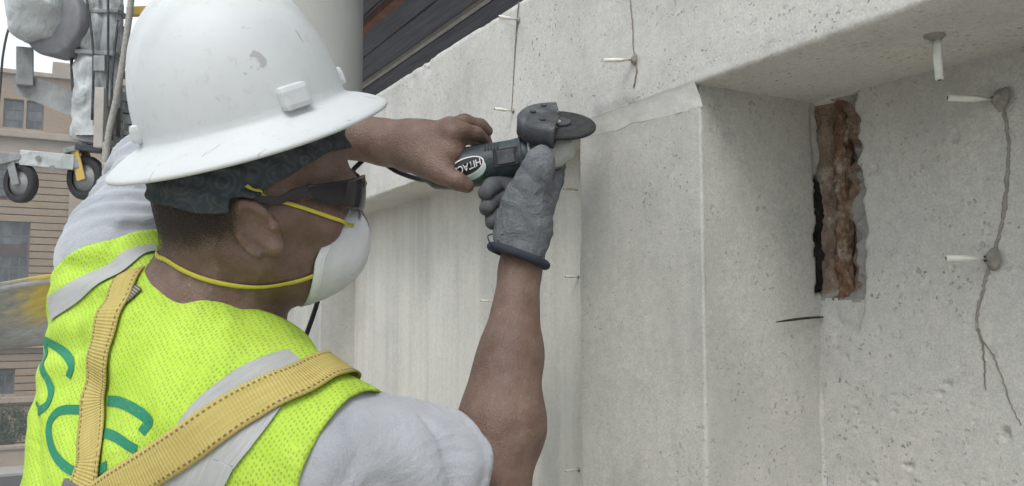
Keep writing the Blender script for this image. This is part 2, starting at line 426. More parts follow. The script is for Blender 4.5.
def pilaster(y0, y1, name='pilaster', fine=True):
    """plan profile swept downwards; y0 is the edge nearer the camera"""
    r = 0.003
    pl = [(XR + 0.10, y0)] + [(x, y0) for x in (list(np.linspace(XR + 0.07, XR - 0.02, 30)) + list(np.linspace(XR - 0.03, XP + 0.014, 16)) + [XP + 0.0075, XP + 0.0045] if fine else np.linspace(XR + 0.01, XP + 0.012, 4))]
    pl += [(XP + r, y0), (XP + r * 0.3, y0 + r * 0.3), (XP, y0 + r)]
    pl += [(XP, y) for y in [y0 + 0.0045, y0 + 0.0075] + list(np.linspace(y0 + 0.014, y1 - 0.014, 24 if fine else 4)) + [y1 - 0.0075, y1 - 0.0045]]
    pl += [(XP, y1 - r), (XP + r * 0.3, y1 - r * 0.3), (XP + r, y1), (XR + 0.02, y1)]
    pl = np.array(pl); nz = 420 if fine else 40
    zs = np.linspace(ZS + 0.001, ZB, nz)
    n2 = np.zeros((len(pl), 2)); a = 49 if fine else 5
    n2[:a] = (0, -1); n2[a:a + 3] = (-0.7, -0.7); b = len(pl) - 4; n2[a + 3:b] = (-1, 0); n2[b:b + 3] = (-0.7, 0.7); n2[b + 3:] = (0, 1)
    g = np.zeros((nz, len(pl), 3)); g[..., 0] = pl[None, :, 0]; g[..., 1] = pl[None, :, 1]; g[..., 2] = zs[:, None]
    N = np.zeros_like(g); N[..., 0] = n2[None, :, 0]; N[..., 1] = n2[None, :, 1]
    q = g.reshape(-1, 3); e = np.zeros(len(pl)); e[a:a + 3] = 1; e[b:b + 3] = 1
    chip = np.clip(fbm(q * np.array([14, 14, 26]), 3) * 2 - 0.20, 0, 1) * 0.020
    d = ridge(q, 0.003, 4.0, 2) + ridge(q, 0.0011, 26, 2) - chip * np.tile(e, nz)
    top = np.clip(1 - (ZS - q[:, 2]) / 0.02, 0, 1) * np.tile((n2[:, 0] < -0.5).astype(float), nz)
    q = q + N.reshape(-1, 3) * d[:, None]
    if name == 'pilaster' and abs(y0 - YP0) < 1e-6:        # concrete broken away beside the bar
        nj = fbm(q * 40, 4) * 2
        zone = np.tile((n2[:, 1] < -0.9).astype(float), nz)
        gone = np.clip((q[:, 0] - (XR - 0.004 + 0.010 * nj)) / 0.004, 0, 1) * zone
        deep = np.clip((q[:, 2] - zv1 - 0.006 * nj) / 0.006, 0, 1) * np.clip((zv0 - q[:, 2] + 0.012 * nj) / 0.008, 0, 1)
        some = np.clip((q[:, 2] - zc1) / 0.01, 0, 1) * np.clip((zc0 - q[:, 2]) / 0.01, 0, 1)
        q[:, 1] += gone * (deep * 0.055 + some * (0.006 + 0.008 * nj))
    idx = np.arange(len(q)).reshape(nz, len(pl))
    fs = np.stack([idx[:-1, :-1], idx[:-1, 1:], idx[1:, 1:], idx[1:, :-1]], -1).reshape(-1, 4)
    return mesh(name, q, fs, m_pil, wall, True)
pilaster(YP0, YP1)
BAY = Y2 - YP1
for k in range(1, 4): pilaster(YP0 + k * (PW + BAY), YP1 + k * (PW + BAY), fine=(k == 1))

# freshly ground, uneven pale strip under the fascia along the pilaster head, where the tool has been
def ground_strip(u, v):
    y = YP0 - 0.004 + u * (PW * 0.93)
    wav = 0.006 * fbm(np.stack([y * 25, 0 * y, 0 * y], -1), 3)
    h = 0.016 + wav + 0.006 * (1 - u)
    x = XF - 0.0015 + (XP + 0.0022 - XF) * v ** 0.8
    z = ZS + 0.0035 - h * 1.35 * v
    p = np.stack([x, y, z], -1); p[:, 0] += 0.0035 * fbm(p * 45, 4)
    return p
grid('ground_edge', 220, 24, ground_strip, m_ground, wall)

# left bays: smooth panel, slurry streaked
for k in range(4):
    y0, y1 = YP1 + k * (PW + BAY), YP1 + k * (PW + BAY) + BAY
    def f(u, v, y0=y0, y1=y1):
        p = np.stack([np.full_like(u, XL), y0 - 0.002 + u * (y1 - y0 + 0.004), ZS + 0.002 + v * (ZB - ZS)], -1)
        p[:, 0] += ridge(p, 0.004, 2.5, 2) + ridge(p * np.array([1, 1, 0.25]), 0.0012, 26, 2); return p
    grid('wall_panel', 70, 90, f, m_panel, wall)

# right bay with the broken-out corner, rusty bar inside
def sstep0(a, b, x): t_ = np.clip((x - a) / (b - a), 0, 1); return t_ * t_ * (3 - 2 * t_)
def bay_depth(y, z):
    n = fbm(np.stack([y * 38, z * 38, 0 * y], -1), 4) * 2
    n2 = fbm(np.stack([y * 90, z * 90, 3 + 0 * y], -1), 3) * 2
    ed = yA + 0.013 * n + 0.005 * n2                       # right rim
    inside = np.clip((y - ed) / 0.006, 0, 1)
    vert = np.clip((z - (zc1 + 0.012 * n)) / 0.010, 0, 1) * np.clip((zc0 + 0.004 * n - z) / 0.004, 0, 1)
    d = inside * vert * (0.020 + 0.016 * n + 0.010 * n2)
    pit = np.clip((y - (yA + 0.012 + 0.055 * n + 0.012 * (zc1 - z) / (zc1 - zc2))) / 0.01, 0, 1) * np.clip((z - (zc2 + 0.02 + 0.09 * n)) / 0.02, 0, 1) * (z < zc1 + 0.02)
    d = np.maximum(d, pit * (0.009 + 0.005 * n + 0.003 * n2))
    slot = (np.clip((y - (YP0 - 0.014 + 0.004 * n)) / 0.003, 0, 1)) * np.clip((z - zv1 - 0.003 * n) / 0.004, 0, 1) * np.clip((zv0 - z + 0.01 * n) / 0.006, 0, 1)
    return np.maximum(d * (1 - 0.55 * sstep0(YP0 - 0.022, YP0 - 0.004, y)), slot * 0.012), np.maximum(inside * vert, slot), pit
hh = 0.0026
NY, NZ = int(0.17 / hh), int((ZS - ZB) / hh / 1.6)
ysA = np.concatenate([np.concatenate([np.linspace(-1.3, 0.27, 60), np.linspace(0.274, YP0 - 0.18, 170)]), np.linspace(YP0 - 0.1775, YP0 + 0.004, NY)])
zsA = np.concatenate([np.linspace(ZS + 0.002, zc2 - 0.03, int((ZS - zc2) / hh)), np.linspace(zc2 - 0.033, ZC - 0.28, 120), np.linspace(ZC - 0.29, ZB, 60)])
Yg, Zg = np.meshgrid(ysA, zsA, indexing='ij'); y, z = Yg.ravel(), Zg.ravel()
dp, ins, pit = bay_depth(y, z)
q = np.stack([np.full_like(y, XR), y, z], -1)
rough_low = np.clip((zc2 + 0.05 - z) / 0.1, 0, 1) * np.clip((y - (yA - 0.10)) / 0.05, 0, 1)
q[:, 0] += dp + ridge(q, 0.004, 3, 2) + ridge(q, 0.0013, 24, 3) + rough_low * 0.0035 * fbm(q * 55, 3)
for k in range(150):                                   # blow holes cast into the face
    py, pz = 0.30 + rng.random() * (YP0 - 0.34), ZC - 0.27 + rng.random() * (0.50 if k % 3 else 0.22)
    rr = 0.0022 + 0.0045 * rng.random() ** 3; sq_ = 0.6 + 0.8 * rng.random()
    m_ = (np.abs(y - py) < 0.02) & (np.abs(z - pz) < 0.02)
    dd = np.sqrt(((y[m_] - py) * sq_) ** 2 + (z[m_] - pz) ** 2) + 0.004 * fbm(np.stack([y[m_] * 200, z[m_] * 200, 0 * y[m_] + k], -1), 2)
    q[m_, 0] += np.clip(1 - dd / rr, 0, 1) ** 0.6 * rr * 0.9
idx = np.arange(len(q)).reshape(len(ysA), len(zsA))
fs = np.stack([idx[:-1, :-1], idx[:-1, 1:], idx[1:, 1:], idx[1:, :-1]], -1).reshape(-1, 4)
bay = mesh('recessed_bay', q, fs, m_bay, wall, True)
bay.data.materials.append(m_broken)
t = NT('rust_stained_concrete', 0.95, 0.2); nn = t.noise(45, 6, 0.7); n3 = t.noise(150, 4, 0.7)
t.color(t.mix(t.bw(n3, 0.4, 0.7, 0, 0.8), t.ramp(nn, [(0.3, (0.10, 0.07, 0.052)), (0.45, (0.22, 0.145, 0.10)), (0.58, (0.33, 0.255, 0.195)), (0.7, (0.46, 0.43, 0.385))]), (0.28, 0.235, 0.19))); t.bump(t.math('ADD', nn, n3), 0.006); bay.data.materials.append(t.m)
fi = np.where(ins[fs].mean(1) > 0.3, 1, 0).astype(np.int32)
fy = y[fs].mean(1); fz = z[fs].mean(1); yb_ = onX(847, 200, XR)[1]; nb = fbm(np.stack([fy * 50, fz * 50, 8 + 0 * fy], -1), 3) * 2
fi[(fi == 1) & (fy > yb_ + 0.022 * nb) & (fz > zc1 + 0.016 + 0.05 * nb)] = 2
bay.data.polygons.foreach_set('material_index', fi)
# rusty bar
t = NT('rusty_iron', 0.9, 0.2)
nn = t.noise(55, 6, 0.7); n3 = t.noise(190, 4, 0.7)
t.color(t.mix(t.bw(n3, 0.35, 0.7, 0, 0.75), t.ramp(nn, [(0.3, (0.05, 0.032, 0.024)), (0.44, (0.16, 0.085, 0.05)), (0.54, (0.26, 0.18, 0.125)), (0.64, (0.42, 0.38, 0.32))]), (0.17, 0.105, 0.07)))
t.bump(t.math('ADD', nn, n3), 0.004)
m_rust = t.m
ybar = onX(837, 200, XR + 0.004)[1]
def bar(u, v):
    z = zc0 + 0.012 + v * (zc1 - 0.006 - zc0 - 0.012); a = u * 2 * math.pi
    w = np.stack([np.cos(a), np.sin(a), z * 24], -1)
    r = 0.0100 + 0.012 * fbm(w * 1.7, 3) + 0.012 * fbm(w * 5, 2)
    cy = ybar + 0.0055 * (v - 0.45) + 0.004 * fbm(np.stack([z * 9, 0 * z, 0 * z], -1), 2)
    return np.stack([XR + 0.019 + 0.010 * fbm(np.stack([z * 14, 3 + 0 * z, 0 * z], -1), 2) + r * np.cos(a), cy + r * np.sin(a) * 1.0, z], -1)
grid('reinforcing_bar', 36, 170, bar, m_rust, wall)
# black joint filler board showing in the broken corner
t = NT('joint_filler', 0.95, 0.1); n1 = t.noise(60, 5, 0.7); t.color(t.ramp(n1, [(0.3, (0.010, 0.010, 0.011)), (0.75, (0.035, 0.034, 0.033))])); t.bump(n1, 0.006); m_fill = t.m
def filler(u, v):
    z = zv0 - 0.006 + v * (zv1 + 0.004 - zv0 + 0.006); w = np.stack([u * 3, z * 60, 0 * z], -1)
    x = XR + 0.000 + u * 0.05 + 0.022 * fbm(w, 4); return np.stack([x, YP0 + 0.010 + 0.020 * fbm(w * 1.7 + 4, 3) - 0.004 * u, z + 0.016 * fbm(w * np.array([1, 0.4, 1]) + 9, 3)], -1)
fo_ = grid('joint_filler', 16, 60, filler, m_fill, wall); md = fo_.modifiers.new('thickness', 'SOLIDIFY'); md.thickness = 0.01; md.offset = 0
# soft mortar bead down the inner corner below the break
def bead(u, v):
    a = u * math.pi / 2; z = zc1 - 0.03 - v * (zc1 - 0.03 - ZB)
    r = np.clip(v / 0.06, 0.05, 1) * 0.006 + 0.009 * fbm(np.stack([z * 20, u * 2, 0 * z], -1), 3)
    return np.stack([XR - r * np.cos(a) + 0.001, YP0 - r * np.sin(a) + 0.001, z], -1)
grid('mortar_bead', 7, 260, bead, m_bay, wall)

# ribbons lying on a bay face (cracks, sealing paste)
t = NT('crack_paste', 0.9, 0.2); nn = t.noise(60, 5, 0.7)
t.color(t.ramp(nn, [(0.3, (0.19, 0.18, 0.155)), (0.55, (0.28, 0.265, 0.23)), (0.75, (0.37, 0.35, 0.31))])); t.bump(nn, 0.003)
m_paste = t.m
t = NT('crack_brown', 0.9, 0.2); nn = t.noise(80, 5, 0.7)
t.color(t.ramp(nn, [(0.35, (0.16, 0.145, 0.125)), (0.6, (0.25, 0.22, 0.18)), (0.75, (0.36, 0.33, 0.28))]))
m_crack = t.m
def face_ribbon(name, pix, widths, X, mat, lift=0.001, jag=0.5, n=140, parent=wall):
    c = catmull([onX(u, v, X) for u, v in pix], n); w = np.interp(np.linspace(0, 1, n), np.linspace(0, 1, len(widths)), widths)
    vs, fs = [], []; seed = rng.random() * 20
    for i in range(n):
        tg = c[min(i + 1, n - 1)] - c[max(i - 1, 0)]; tg[0] = 0; tg = unit(tg); s = np.array([0, -tg[2], tg[1]])
        j1 = 1 + jag * 3.5 * fbm(np.array([[i * 0.33, 1.5, seed]]), 3)[0]; j2 = 1 + jag * 3.5 * fbm(np.array([[i * 0.33, 7.5, seed]]), 3)[0]
        off = 0.004 * fbm(np.array([[i * 0.2, 4.5, seed]]), 3)[0]
        for k, (a, l) in enumerate(((-1, -0.004), (-0.8, 0.7), (0, 1), (0.8, 0.7), (1, -0.004))):
            jj = np.clip(j1 if a < 0 else j2, 0.35, 1.9)
            p = c[i] + s * (a * w[i] * 0.5 * jj + off); p[0] = X - lift * l - (0.0014 if l > 0 else -0.004); vs.append(p)
    for i in range(n - 1):
        for k in range(4): fs.append((i * 5 + k, i * 5 + k + 1, i * 5 + k + 6, i * 5 + k + 5))
    return mesh(name, vs, fs, mat, parent, True)
face_ribbon('crack_seal', [(1004, 108), (1009, 140), (1008, 175), (1004, 215), (997, 245), (990, 268)], [0.0045, 0.0035, 0.005, 0.0035, 0.0045], XR, m_paste, 0.0004, 0.8)
face_ribbon('crack_seal', [(991, 262), (984, 288), (978, 310), (977, 330)], [0.005, 0.0035, 0.003, 0.0025], XR, m_paste, 0.0004, 0.8)
face_ribbon('crack', [(978, 328), (983, 345), (985, 368), (986, 390)], [0.0028, 0.0016, 0.0008], XR, m_crack, 0.0003)
face_ribbon('crack', [(980, 338), (992, 352), (1003, 378), (1012, 405), (1022, 425)], [0.0013, 0.0010, 0.0008, 0.0006], XR, m_crack, 0.0003)
face_ribbon('crack', [(519, 2), (516, 40), (514, 75), (512, 112)], [0.0016, 0.0012, 0.0014, 0.001], XF, m_crack, 0.0003)
face_ribbon('crack', [(631, 0), (633, 25), (634, 48), (637, 70), (634, 88)], [0.0014, 0.0010, 0.0014, 0.0008], XF, m_crack, 0.0003)

# injection ports: slim white tube in a daub of sealing paste
t = NT('port_plastic', 0.45, 0.4); t.b.inputs['Subsurface Weight'].default_value = 0.15
t.color(t.ramp(t.noise(60, 3), [(0.3, (0.62, 0.62, 0.55)), (0.7, (0.76, 0.76, 0.70))])); m_port = t.m
def port(base, direc, length, label, rad=0.0038, daub=0.012, seed=0):
    base = np.array(base, float); dn = unit(direc)
    o = thing('injection_port', label, 'injection port', group='injection ports along the cracks')
    s = tube_geo([base - dn * 0.004, base + dn * length * 0.5, base + dn * length], [rad * 1.05, rad, rad * 0.93], 12)
    mesh('tube', s[0], s[1], m_port, o, True)
    lathe('bore', base + dn * (length + 0.0004), dn, [(0, rad * 0.55), (-0.0001, 0.0001)], m_dark, o, 12)
    a, b = frame_for(dn); vs = []; fs = []; nu, nr = 22, 7
    for i in range(nr):
        for j in range(nu):
            q = 2 * math.pi * j / nu; w = np.array([[math.cos(q) * 1.2 + seed, math.sin(q) * 1.2, i * 0.5]])
            r = daub * (1 - i / (nr - 1)) ** 0.8 * (1 + 1.1 * fbm(w, 3)[0]) + rad * 0.8
            h = (i / (nr - 1)) ** 0.8 * daub * 0.95 * (1 + fbm(w * 2.3, 2)[0]) - 0.002
            vs.append(base + dn * h + r * (math.cos(q) * a + math.sin(q) * b))
    for i in range(nr - 1):
        for j in range(nu): fs.append((i * nu + j, i * nu + (j + 1) % nu, (i + 1) * nu + (j + 1) % nu, (i + 1) * nu + j))
    mesh('paste_daub', vs, fs, m_paste, o, True)
    return o
t = NT('dark_void', 0.8, 0.1); t.color((0.02, 0.02, 0.02)); m_dark = t.m
NX = np.array([-1.0, 0, 0])
rz = lambda u, v, Z: (lambda r: C0 + r * ((Z - ZC) / r[2]))(CF + (u - 512) / FPX * CR + (243 - v) / FPX * CU)
port(rz(936, 34, ZS - 0.001), (0.03, -0.02, -1), 0.046, 'white injection port hanging straight down from the beam soffit', 0.0042, 0.009, 1)
port(onX(1001, 99, XR - 0.001), (-0.72, 0.6, 0.07), 0.052, 'white injection port at the top of the sealed crack beside the rusty break', 0.0038, 0.011, 2)
port(onX(993, 259, XR - 0.001), (-0.75, 0.6, 0.03), 0.046, 'white injection port halfway down the sealed crack beside the rusty break', 0.0036, 0.010, 3)
port(onX(634, 60, XF - 0.001), (-0.8, 0.55, 0.02), 0.040, 'white injection port on the fascia above the ground pale strip', 0.003, 0.006, 4)
port(onX(518, 20, XF - 0.001), (-1, 0, 0), 0.036, 'white injection port on the fascia crack just below its top edge', 0.003, 0.003, 5)
port(onX(513, 111, XF - 0.001), (-1, 0, 0), 0.034, 'white injection port on the fascia crack right above the grinder', 0.0028, 0.003, 6)
port(onX(494, 301, XL - 0.001), (-1, 0, 0), 0.028, 'slim white port on the streaked panel left of the bare forearm', 0.0026, 0.002, 7)
port(onX(578, 277, XL - 0.001), (-1, 0, 0), 0.024, 'slim white port beside the pilaster, level with the glove cuff', 0.0026, 0.002, 8)
port(onX(578, 470, XL - 0.001), (-1, 0, 0), 0.024, 'slim white port beside the pilaster, lowest of those on the panel', 0.0026, 0.002, 9)
port(onX(577, 190, XL - 0.001), (-1, 0, 0), 0.026, 'slim white port beside the pilaster, just under the grinder head', 0.0026, 0.002, 10)

# bent bit of tie wire sticking out of the inner corner
t = NT('dark_wire', 0.6, 0.4); t.color(t.ramp(t.noise(80, 3), [(0.3, (0.03, 0.028, 0.026)), (0.7, (0.09, 0.07, 0.055))])); t.metal(0.5); m_wire = t.m
w0 = onY(823, 317, YP0 - 0.006); w1 = onY(776, 322, YP0 - 0.012)
tag(tube('tie_wire', catmull([w0, w0 * 0.55 + w1 * 0.45 + np.array([0, -0.002, 0.001]), w1], 12), [0.0016] * 9 + [0.0014, 0.001, 0.0006], m_wire),
    'short dark tie wire poking from the inner corner below the break', 'wire')

# ---- column and dark porch ceiling behind the fascia
t = NT('column_paint', 0.7, 0.3); n1 = t.noise(3, 5); t.color(t.ramp(n1, [(0.3, (0.40, 0.41, 0.38)), (0.7, (0.47, 0.475, 0.445))])); t.bump(t.noise(120, 4), 0.001); m_colm = t.m
pr = P(363, 60, 3.0); rad = 0.27
cc = pr + unit(np.cross(CF * 1 + (363 - 512) / FPX * CR, [0, 0, 1]) * np.array([1, 1, 0])) * -rad
cc[2] = ZT
col = thing('column', 'smooth grey painted round column standing behind the fascia beam', 'column')
lathe('shaft', cc, (0, 0, 1), [(0.10, rad * 1.02), (0.13, rad), (1.3, rad * 0.985), (2.6, rad * 0.93)], m_colm, col, 64)
lathe('base', cc, (0, 0, 1), [(-0.002, 0), (-0.002, rad * 1.2), (0.05, rad * 1.2), (0.07, rad * 1.13), (0.10, rad * 1.1), (0.10, rad * 1.0)], m_colm, col, 64)
lathe('capital', cc, (0, 0, 1), [(2.5, rad * 0.935), (2.52, rad * 1.05), (2.58, rad * 1.12), (2.62, rad * 1.2), (2.72, rad * 1.2), (2.72, 0)], m_colm, col, 64)
ceil = thing('porch_ceiling', 'dark blue grey boarded porch ceiling behind the column', 'ceiling')
t = NT('dark_board', 0.75, 0.2); g = t.noise(6, 5, 0.7, co=t.scaled((6, 0.3, 6)))
t.color(t.ramp(g, [(0.3, (0.10, 0.103, 0.12)), (0.55, (0.16, 0.16, 0.18)), (0.75, (0.22, 0.20, 0.18))])); t.bump(g, 0.004); m_board = t.m
m_beam = simple('dark_beam', (0.12, 0.124, 0.15), (0.17, 0.17, 0.195), 8, 0.7)
m_redwood = simple('redwood_trim', (0.16, 0.075, 0.05), (0.27, 0.14, 0.095), 12, 0.7)
m_lighttrim = simple('pale_trim', (0.36, 0.33, 0.30), (0.48, 0.45, 0.42), 12, 0.7)
zc = ZT + 1.15
x = XF + 0.62
for i in range(14):
    x1 = x + 0.26
    box('board', (x, -1.0, zc), (x1 - 0.012, 9.0, zc + 0.03 + 0.01 * rng.random()), m_board, ceil, 0.004); x = x1
box('underlay', (XF + 0.6, -1.0, zc + 0.045), (XF + 4.4, 9.0, zc + 0.09), m_beam, ceil)
box('edge_beam', (XF + 0.25, -1.0, zc - 0.10), (XF + 0.60, 9.0, zc + 0.35), m_beam, ceil, 0.01)
xt1 = rz(364, 81, zc)[0]; xt2 = rz(380, 5, zc)[0]
box('trim_strip', (xt1, -1.0, zc - 0.030), (xt1 + 0.03, 8.88, zc - 0.002), m_lighttrim, ceil, 0.003)
box('trim_strip', (xt2, -1.0, zc - 0.045), (xt2 + 0.05, 8.88, zc - 0.002), m_redwood, ceil, 0.003)
box('back_wall', (XF + 4.3, -1.0, ZT - 2.2), (XF + 4.42, 9.0, zc - 0.002), m_beam, ceil)
box('end_wall', (XF + 0.5, 8.9, ZT - 2.2), (XF + 4.298, 9.0, zc - 0.002), m_beam, ceil)

# ---- ground and street
t = NT('asphalt', 0.9, 0.2); n1 = t.noise(0.6, 6); n2 = t.noise(25, 4)
t.color(t.mix(0.35, t.ramp(n1, [(0.3, (0.045, 0.045, 0.046)), (0.7, (0.07, 0.069, 0.066))]), t.ramp(n2, [(0.3, (0.03, 0.03, 0.03)), (0.7, (0.11, 0.11, 0.10))]), 'MIX')); t.bump(n2, 0.01)
ground = mesh('ground', [(-900, -900, 0), (900, -900, 0), (900, 900, 0), (-900, 900, 0)], [(0, 1, 2, 3)], t.m); tag(ground, 'grey asphalt street ground', kind='structure')
m_pave = simple('paving', (0.26, 0.25, 0.23), (0.36, 0.35, 0.32), 1.5, 0.85, bump=0.004)
tag(box('pavement', (-30, 42, 0.0), (30, 50.2, 0.13), m_pave, None, 0.02), kind='structure')
m_plaza = simple('plaza_stone', (0.34, 0.335, 0.32), (0.44, 0.435, 0.41), 1.2, 0.85, bump=0.004)
tag(box('plaza', (-30, -20, 0.0), (20, 26, 0.13), m_plaza, None, 0.02), kind='structure')

# ---- stone building across the street, facade parallel to the X axis
D = 50.0
t = NT('tan_stone', 0.9, 0.2); n1 = t.noise(0.7, 6, 0.65); n2 = t.noise(7, 5, 0.7)
t.color(t.mix(0.4, t.ramp(n1, [(0.3, (0.23, 0.165, 0.105)), (0.7, (0.31, 0.235, 0.16))]), t.ramp(n2, [(0.3, (0.18, 0.125, 0.085)), (0.7, (0.34, 0.265, 0.185))]))); t.bump(n2, 0.02); m_stone = t.m
t = NT('light_stone', 0.9, 0.2); n1 = t.noise(0.9, 6, 0.65)
t.color(t.ramp(n1, [(0.3, (0.27, 0.22, 0.17)), (0.7, (0.36, 0.30, 0.24))])); t.bump(t.noise(9, 5), 0.015); m_lstone = t.m
m_frame = simple('window_frame', (0.075, 0.08, 0.08), (0.12, 0.12, 0.115), 4, 0.5)
t = NT('window_glass', 0.12, 0.5); t.color(t.ramp(t.noise(1.2, 3), [(0.4, (0.03, 0.036, 0.042)), (0.6, (0.11, 0.125, 0.135))])); m_glass = t.m
m_mull = simple('muntin', (0.35, 0.36, 0.36), (0.45, 0.46, 0.46), 4, 0.5)
m_spandrel = simple('spandrel', (0.05, 0.035, 0.03), (0.09, 0.06, 0.05), 3, 0.6)
bld = thing('stone_building', 'tan stone building with banded masonry and paired windows across the street', 'building')
g = lambda u, v: onY(u, v, D)
X0, X1 = -9.0, 9.0
ztop = g(20, 75)[2]; zstep = g(75, 68)[2]; zcor = g(10, 131)[2]; zcor2 = g(10, 138)[2]; zband = g(10, 158)[2]
def win(u0, v0, u1, v1):
    a, b = g(u0, v0), g(u1, v1); return (a[0], b[0], b[2], a[2])
W = [win(4, 97, 23, 130), win(27, 98, 43, 131)]                # paired upper windows
s = W[1][0] - W[0][0]
per = 4.6
ups = [(w[0] + k * per, w[1] + k * per, w[2], w[3]) for k in (-2, -1, 0, 1) for w in W]
lo1 = win(-8, 219, 28, 283); lows = [(lo1[0] + k * per, lo1[1] + k * per, lo1[2], lo1[3]) for k in (-1, 0, 1)]
bot = win(-4, 371, 14, 394); bots = [(bot[0] + k * per, bot[1] + k * per, bot[2], bot[3]) for k in (-1, 0, 1)]
mid = win(-10, 166, 19, 196); mids = [(mid[0] + k * per, mid[1] + k * per, mid[2], mid[3]) for k in (-1, 0, 1)]
openings = ups + lows + bots + mids
ch = 0.36; z = 0.0
while z < ztop - 0.01:
    z1 = min(z + ch, ztop)
    cuts = sorted((w[0], w[1]) for w in openings if w[2] < z1 - 0.12 and w[3] > z + 0.12)
    x = X0
    for a, b in cuts + [(X1, X1)]:
        if a - x > 0.05:
            big = z > zband
            box('stone_course', (x, D, z), (a, D + 0.5, z1 - (0.0 if big else 0.045)), m_stone, bld, 0.0 if big else 0.02)
        x = max(x, b)
    z = z1
box('core', (X0, D + 0.55, 0), (X1, D + 9, ztop - 0.1), m_stone, bld)
box('joint_backing', (X0, D + 0.10, 0), (X1, D + 0.12, 0.02), m_stone, bld)
def window(w, cols, rows, sill=True, spandrel=False):
    f = bpy.data.objects.new('window', None); COL.objects.link(f); f.parent = bld
    x0, x1, z0, z1 = w; y = D + 0.22; fr = 0.09
    if spandrel:
        zs_ = z0 + (z1 - z0) * 0.42; zp = z0 + (z1 - z0) * 0.62
        box('spandrel', (x0 + fr, y + 0.02, zs_), (x1 - fr, y + 0.08, zp), m_spandrel, f)
    bm = bmesh.new()
    bbox(bm, (x0, y, z0), (x0 + fr, y + 0.1, z1)); bbox(bm, (x1 - fr, y, z0), (x1, y + 0.1, z1))
    bbox(bm, (x0 + fr, y, z0), (x1 - fr, y + 0.1, z0 + fr)); bbox(bm, (x0 + fr, y, z1 - fr), (x1 - fr, y + 0.1, z1))
    frombm('frame', bm, m_frame, f)
    bm = bmesh.new()
    for i in range(1, cols):
        xx = x0 + (x1 - x0) * i / cols; bbox(bm, (xx - 0.035, y + 0.03, z0 + fr), (xx + 0.035, y + 0.08, z1 - fr))
    for j in range(1, rows):
        zz = z0 + (z1 - z0) * j / rows; bbox(bm, (x0 + fr, y + 0.035, zz - 0.03), (x1 - fr, y + 0.075, zz + 0.03))
    frombm('muntins', bm, m_frame, f)
    cw, rh = (x1 - x0) / cols, (z1 - z0) / rows
    for i in range(cols):
        for j in range(rows):
            box('pane', (x0 + i * cw + 0.02, y + 0.085, z0 + j * rh + 0.02), (x0 + (i + 1) * cw - 0.02, y + 0.10, z0 + (j + 1) * rh - 0.02), m_glass, f)
    if sill: box('sill', (x0 - 0.08, D - 0.08, z0 - 0.16), (x1 + 0.08, D + 0.25, z0), m_lstone, f)
for w in ups: window(w, 2, 3)
for w in lows: window(w, 4, 4, True, True)
for w in mids: window(w, 4, 3, False)
for w in bots: window(w, 2, 1)
box('cornice', (X0, D - 0.45, zcor2), (X1, D - 0.004, zcor), m_lstone, bld, 0.05)
box('frieze', (X0, D - 0.12, zband + 0.2), (X1, D - 0.003, zcor2 - 0.003), m_lstone, bld)
box('string_course', (X0, D - 0.3, zband), (X1, D - 0.003, zband + 0.18), m_lstone, bld, 0.03)
xs = g(52, 80)[0]
box('parapet', (X0, D - 0.2, ztop), (xs, D + 0.6, ztop + 0.22), m_lstone, bld, 0.03)
box('parapet_block', (xs, D - 0.25, ztop), (X1, D + 1.4, zstep + 0.15), m_lstone, bld, 0.04)
px0, px1 = g(68, 220)[0], g(82, 220)[0]
box('pier', (px0, D - 0.16, 0.02), (px1, D - 0.004, zband - 0.003), m_lstone, bld, 0.02)
zl = g(10, 346)[2]
box('ledge', (X0, D - 0.28, zl - 0.1), (px0 - 0.01, D - 0.003, zl + 0.12), m_lstone, bld, 0.03)
zl = g(10, 398)[2]
box('ledge', (X0, D - 0.34, zl - 0.22), (px0 - 0.01, D - 0.003, zl + 0.06), m_lstone, bld, 0.03)
# low stone garden walls at the foot of the building
gw = thing('garden_wall', 'low pale stone garden wall with capping in front of the tan building', 'wall')
yw = 44.0; zt_ = onY(10, 446, yw)[2]
box('masonry', (-10, yw, 0.132), (9, yw + 0.4, max(zt_ - 0.16, 0.3)), m_lstone, gw)
box('capping', (-10, yw - 0.08, max(zt_ - 0.157, 0.303)), (9, yw + 0.48, max(zt_, 0.46)), m_lstone, gw, 0.03)

# shrub behind the wall
m_bark = simple('bark', (0.05, 0.04, 0.03), (0.1, 0.08, 0.06), 10, 0.9)
t = NT('leaf', 0.6, 0.3); t.color(t.ramp(t.noise(2.5, 3), [(0.3, (0.035, 0.055, 0.025)), (0.7, (0.075, 0.105, 0.045))])); m_leaf = t.m
def bush(base, w, h, label, n=1500):
    o = thing('shrub', label, 'shrub', group='shrubs before the stone building')
    vs, fs = [], []
    for k in range(7):
        a = rng.random() * 6.28; tip = base + np.array([math.cos(a) * w * 0.5, math.sin(a) * w * 0.5, h * (0.5 + 0.4 * rng.random())])
        tv, tf = tube_geo(catmull([base, base * 0.5 + tip * 0.5 + np.array([0, 0, h * 0.1]), tip], 6), np.linspace(0.05, 0.012, 6), 6)
        fs += [tuple(i + len(vs) for i in f) for f in tf]; vs += tv
    mesh('trunk', vs, fs, m_bark, o, True)
    cl = [base + np.array([rng.normal() * w * 0.32, rng.normal() * w * 0.3, h * (0.3 + 0.6 * rng.random())]) for _ in range(22)]
    L = []; F = []
    for i in range(n):
        c = cl[rng.integers(len(cl))] + rng.normal(size=3) * np.array([w, w, h]) * 0.085
        a = unit(rng.normal(size=3)); b = unit(np.cross(a, rng.normal(size=3))); s_ = 0.055 + 0.06 * rng.random()
        k = len(L); L += [c - a * s_, c + b * s_ * 0.5, c + a * s_, c - b * s_ * 0.5]; F.append((k, k + 1, k + 2, k + 3))
    f = mesh('crown', L, F, m_leaf, o); f['kind'] = 'stuff'
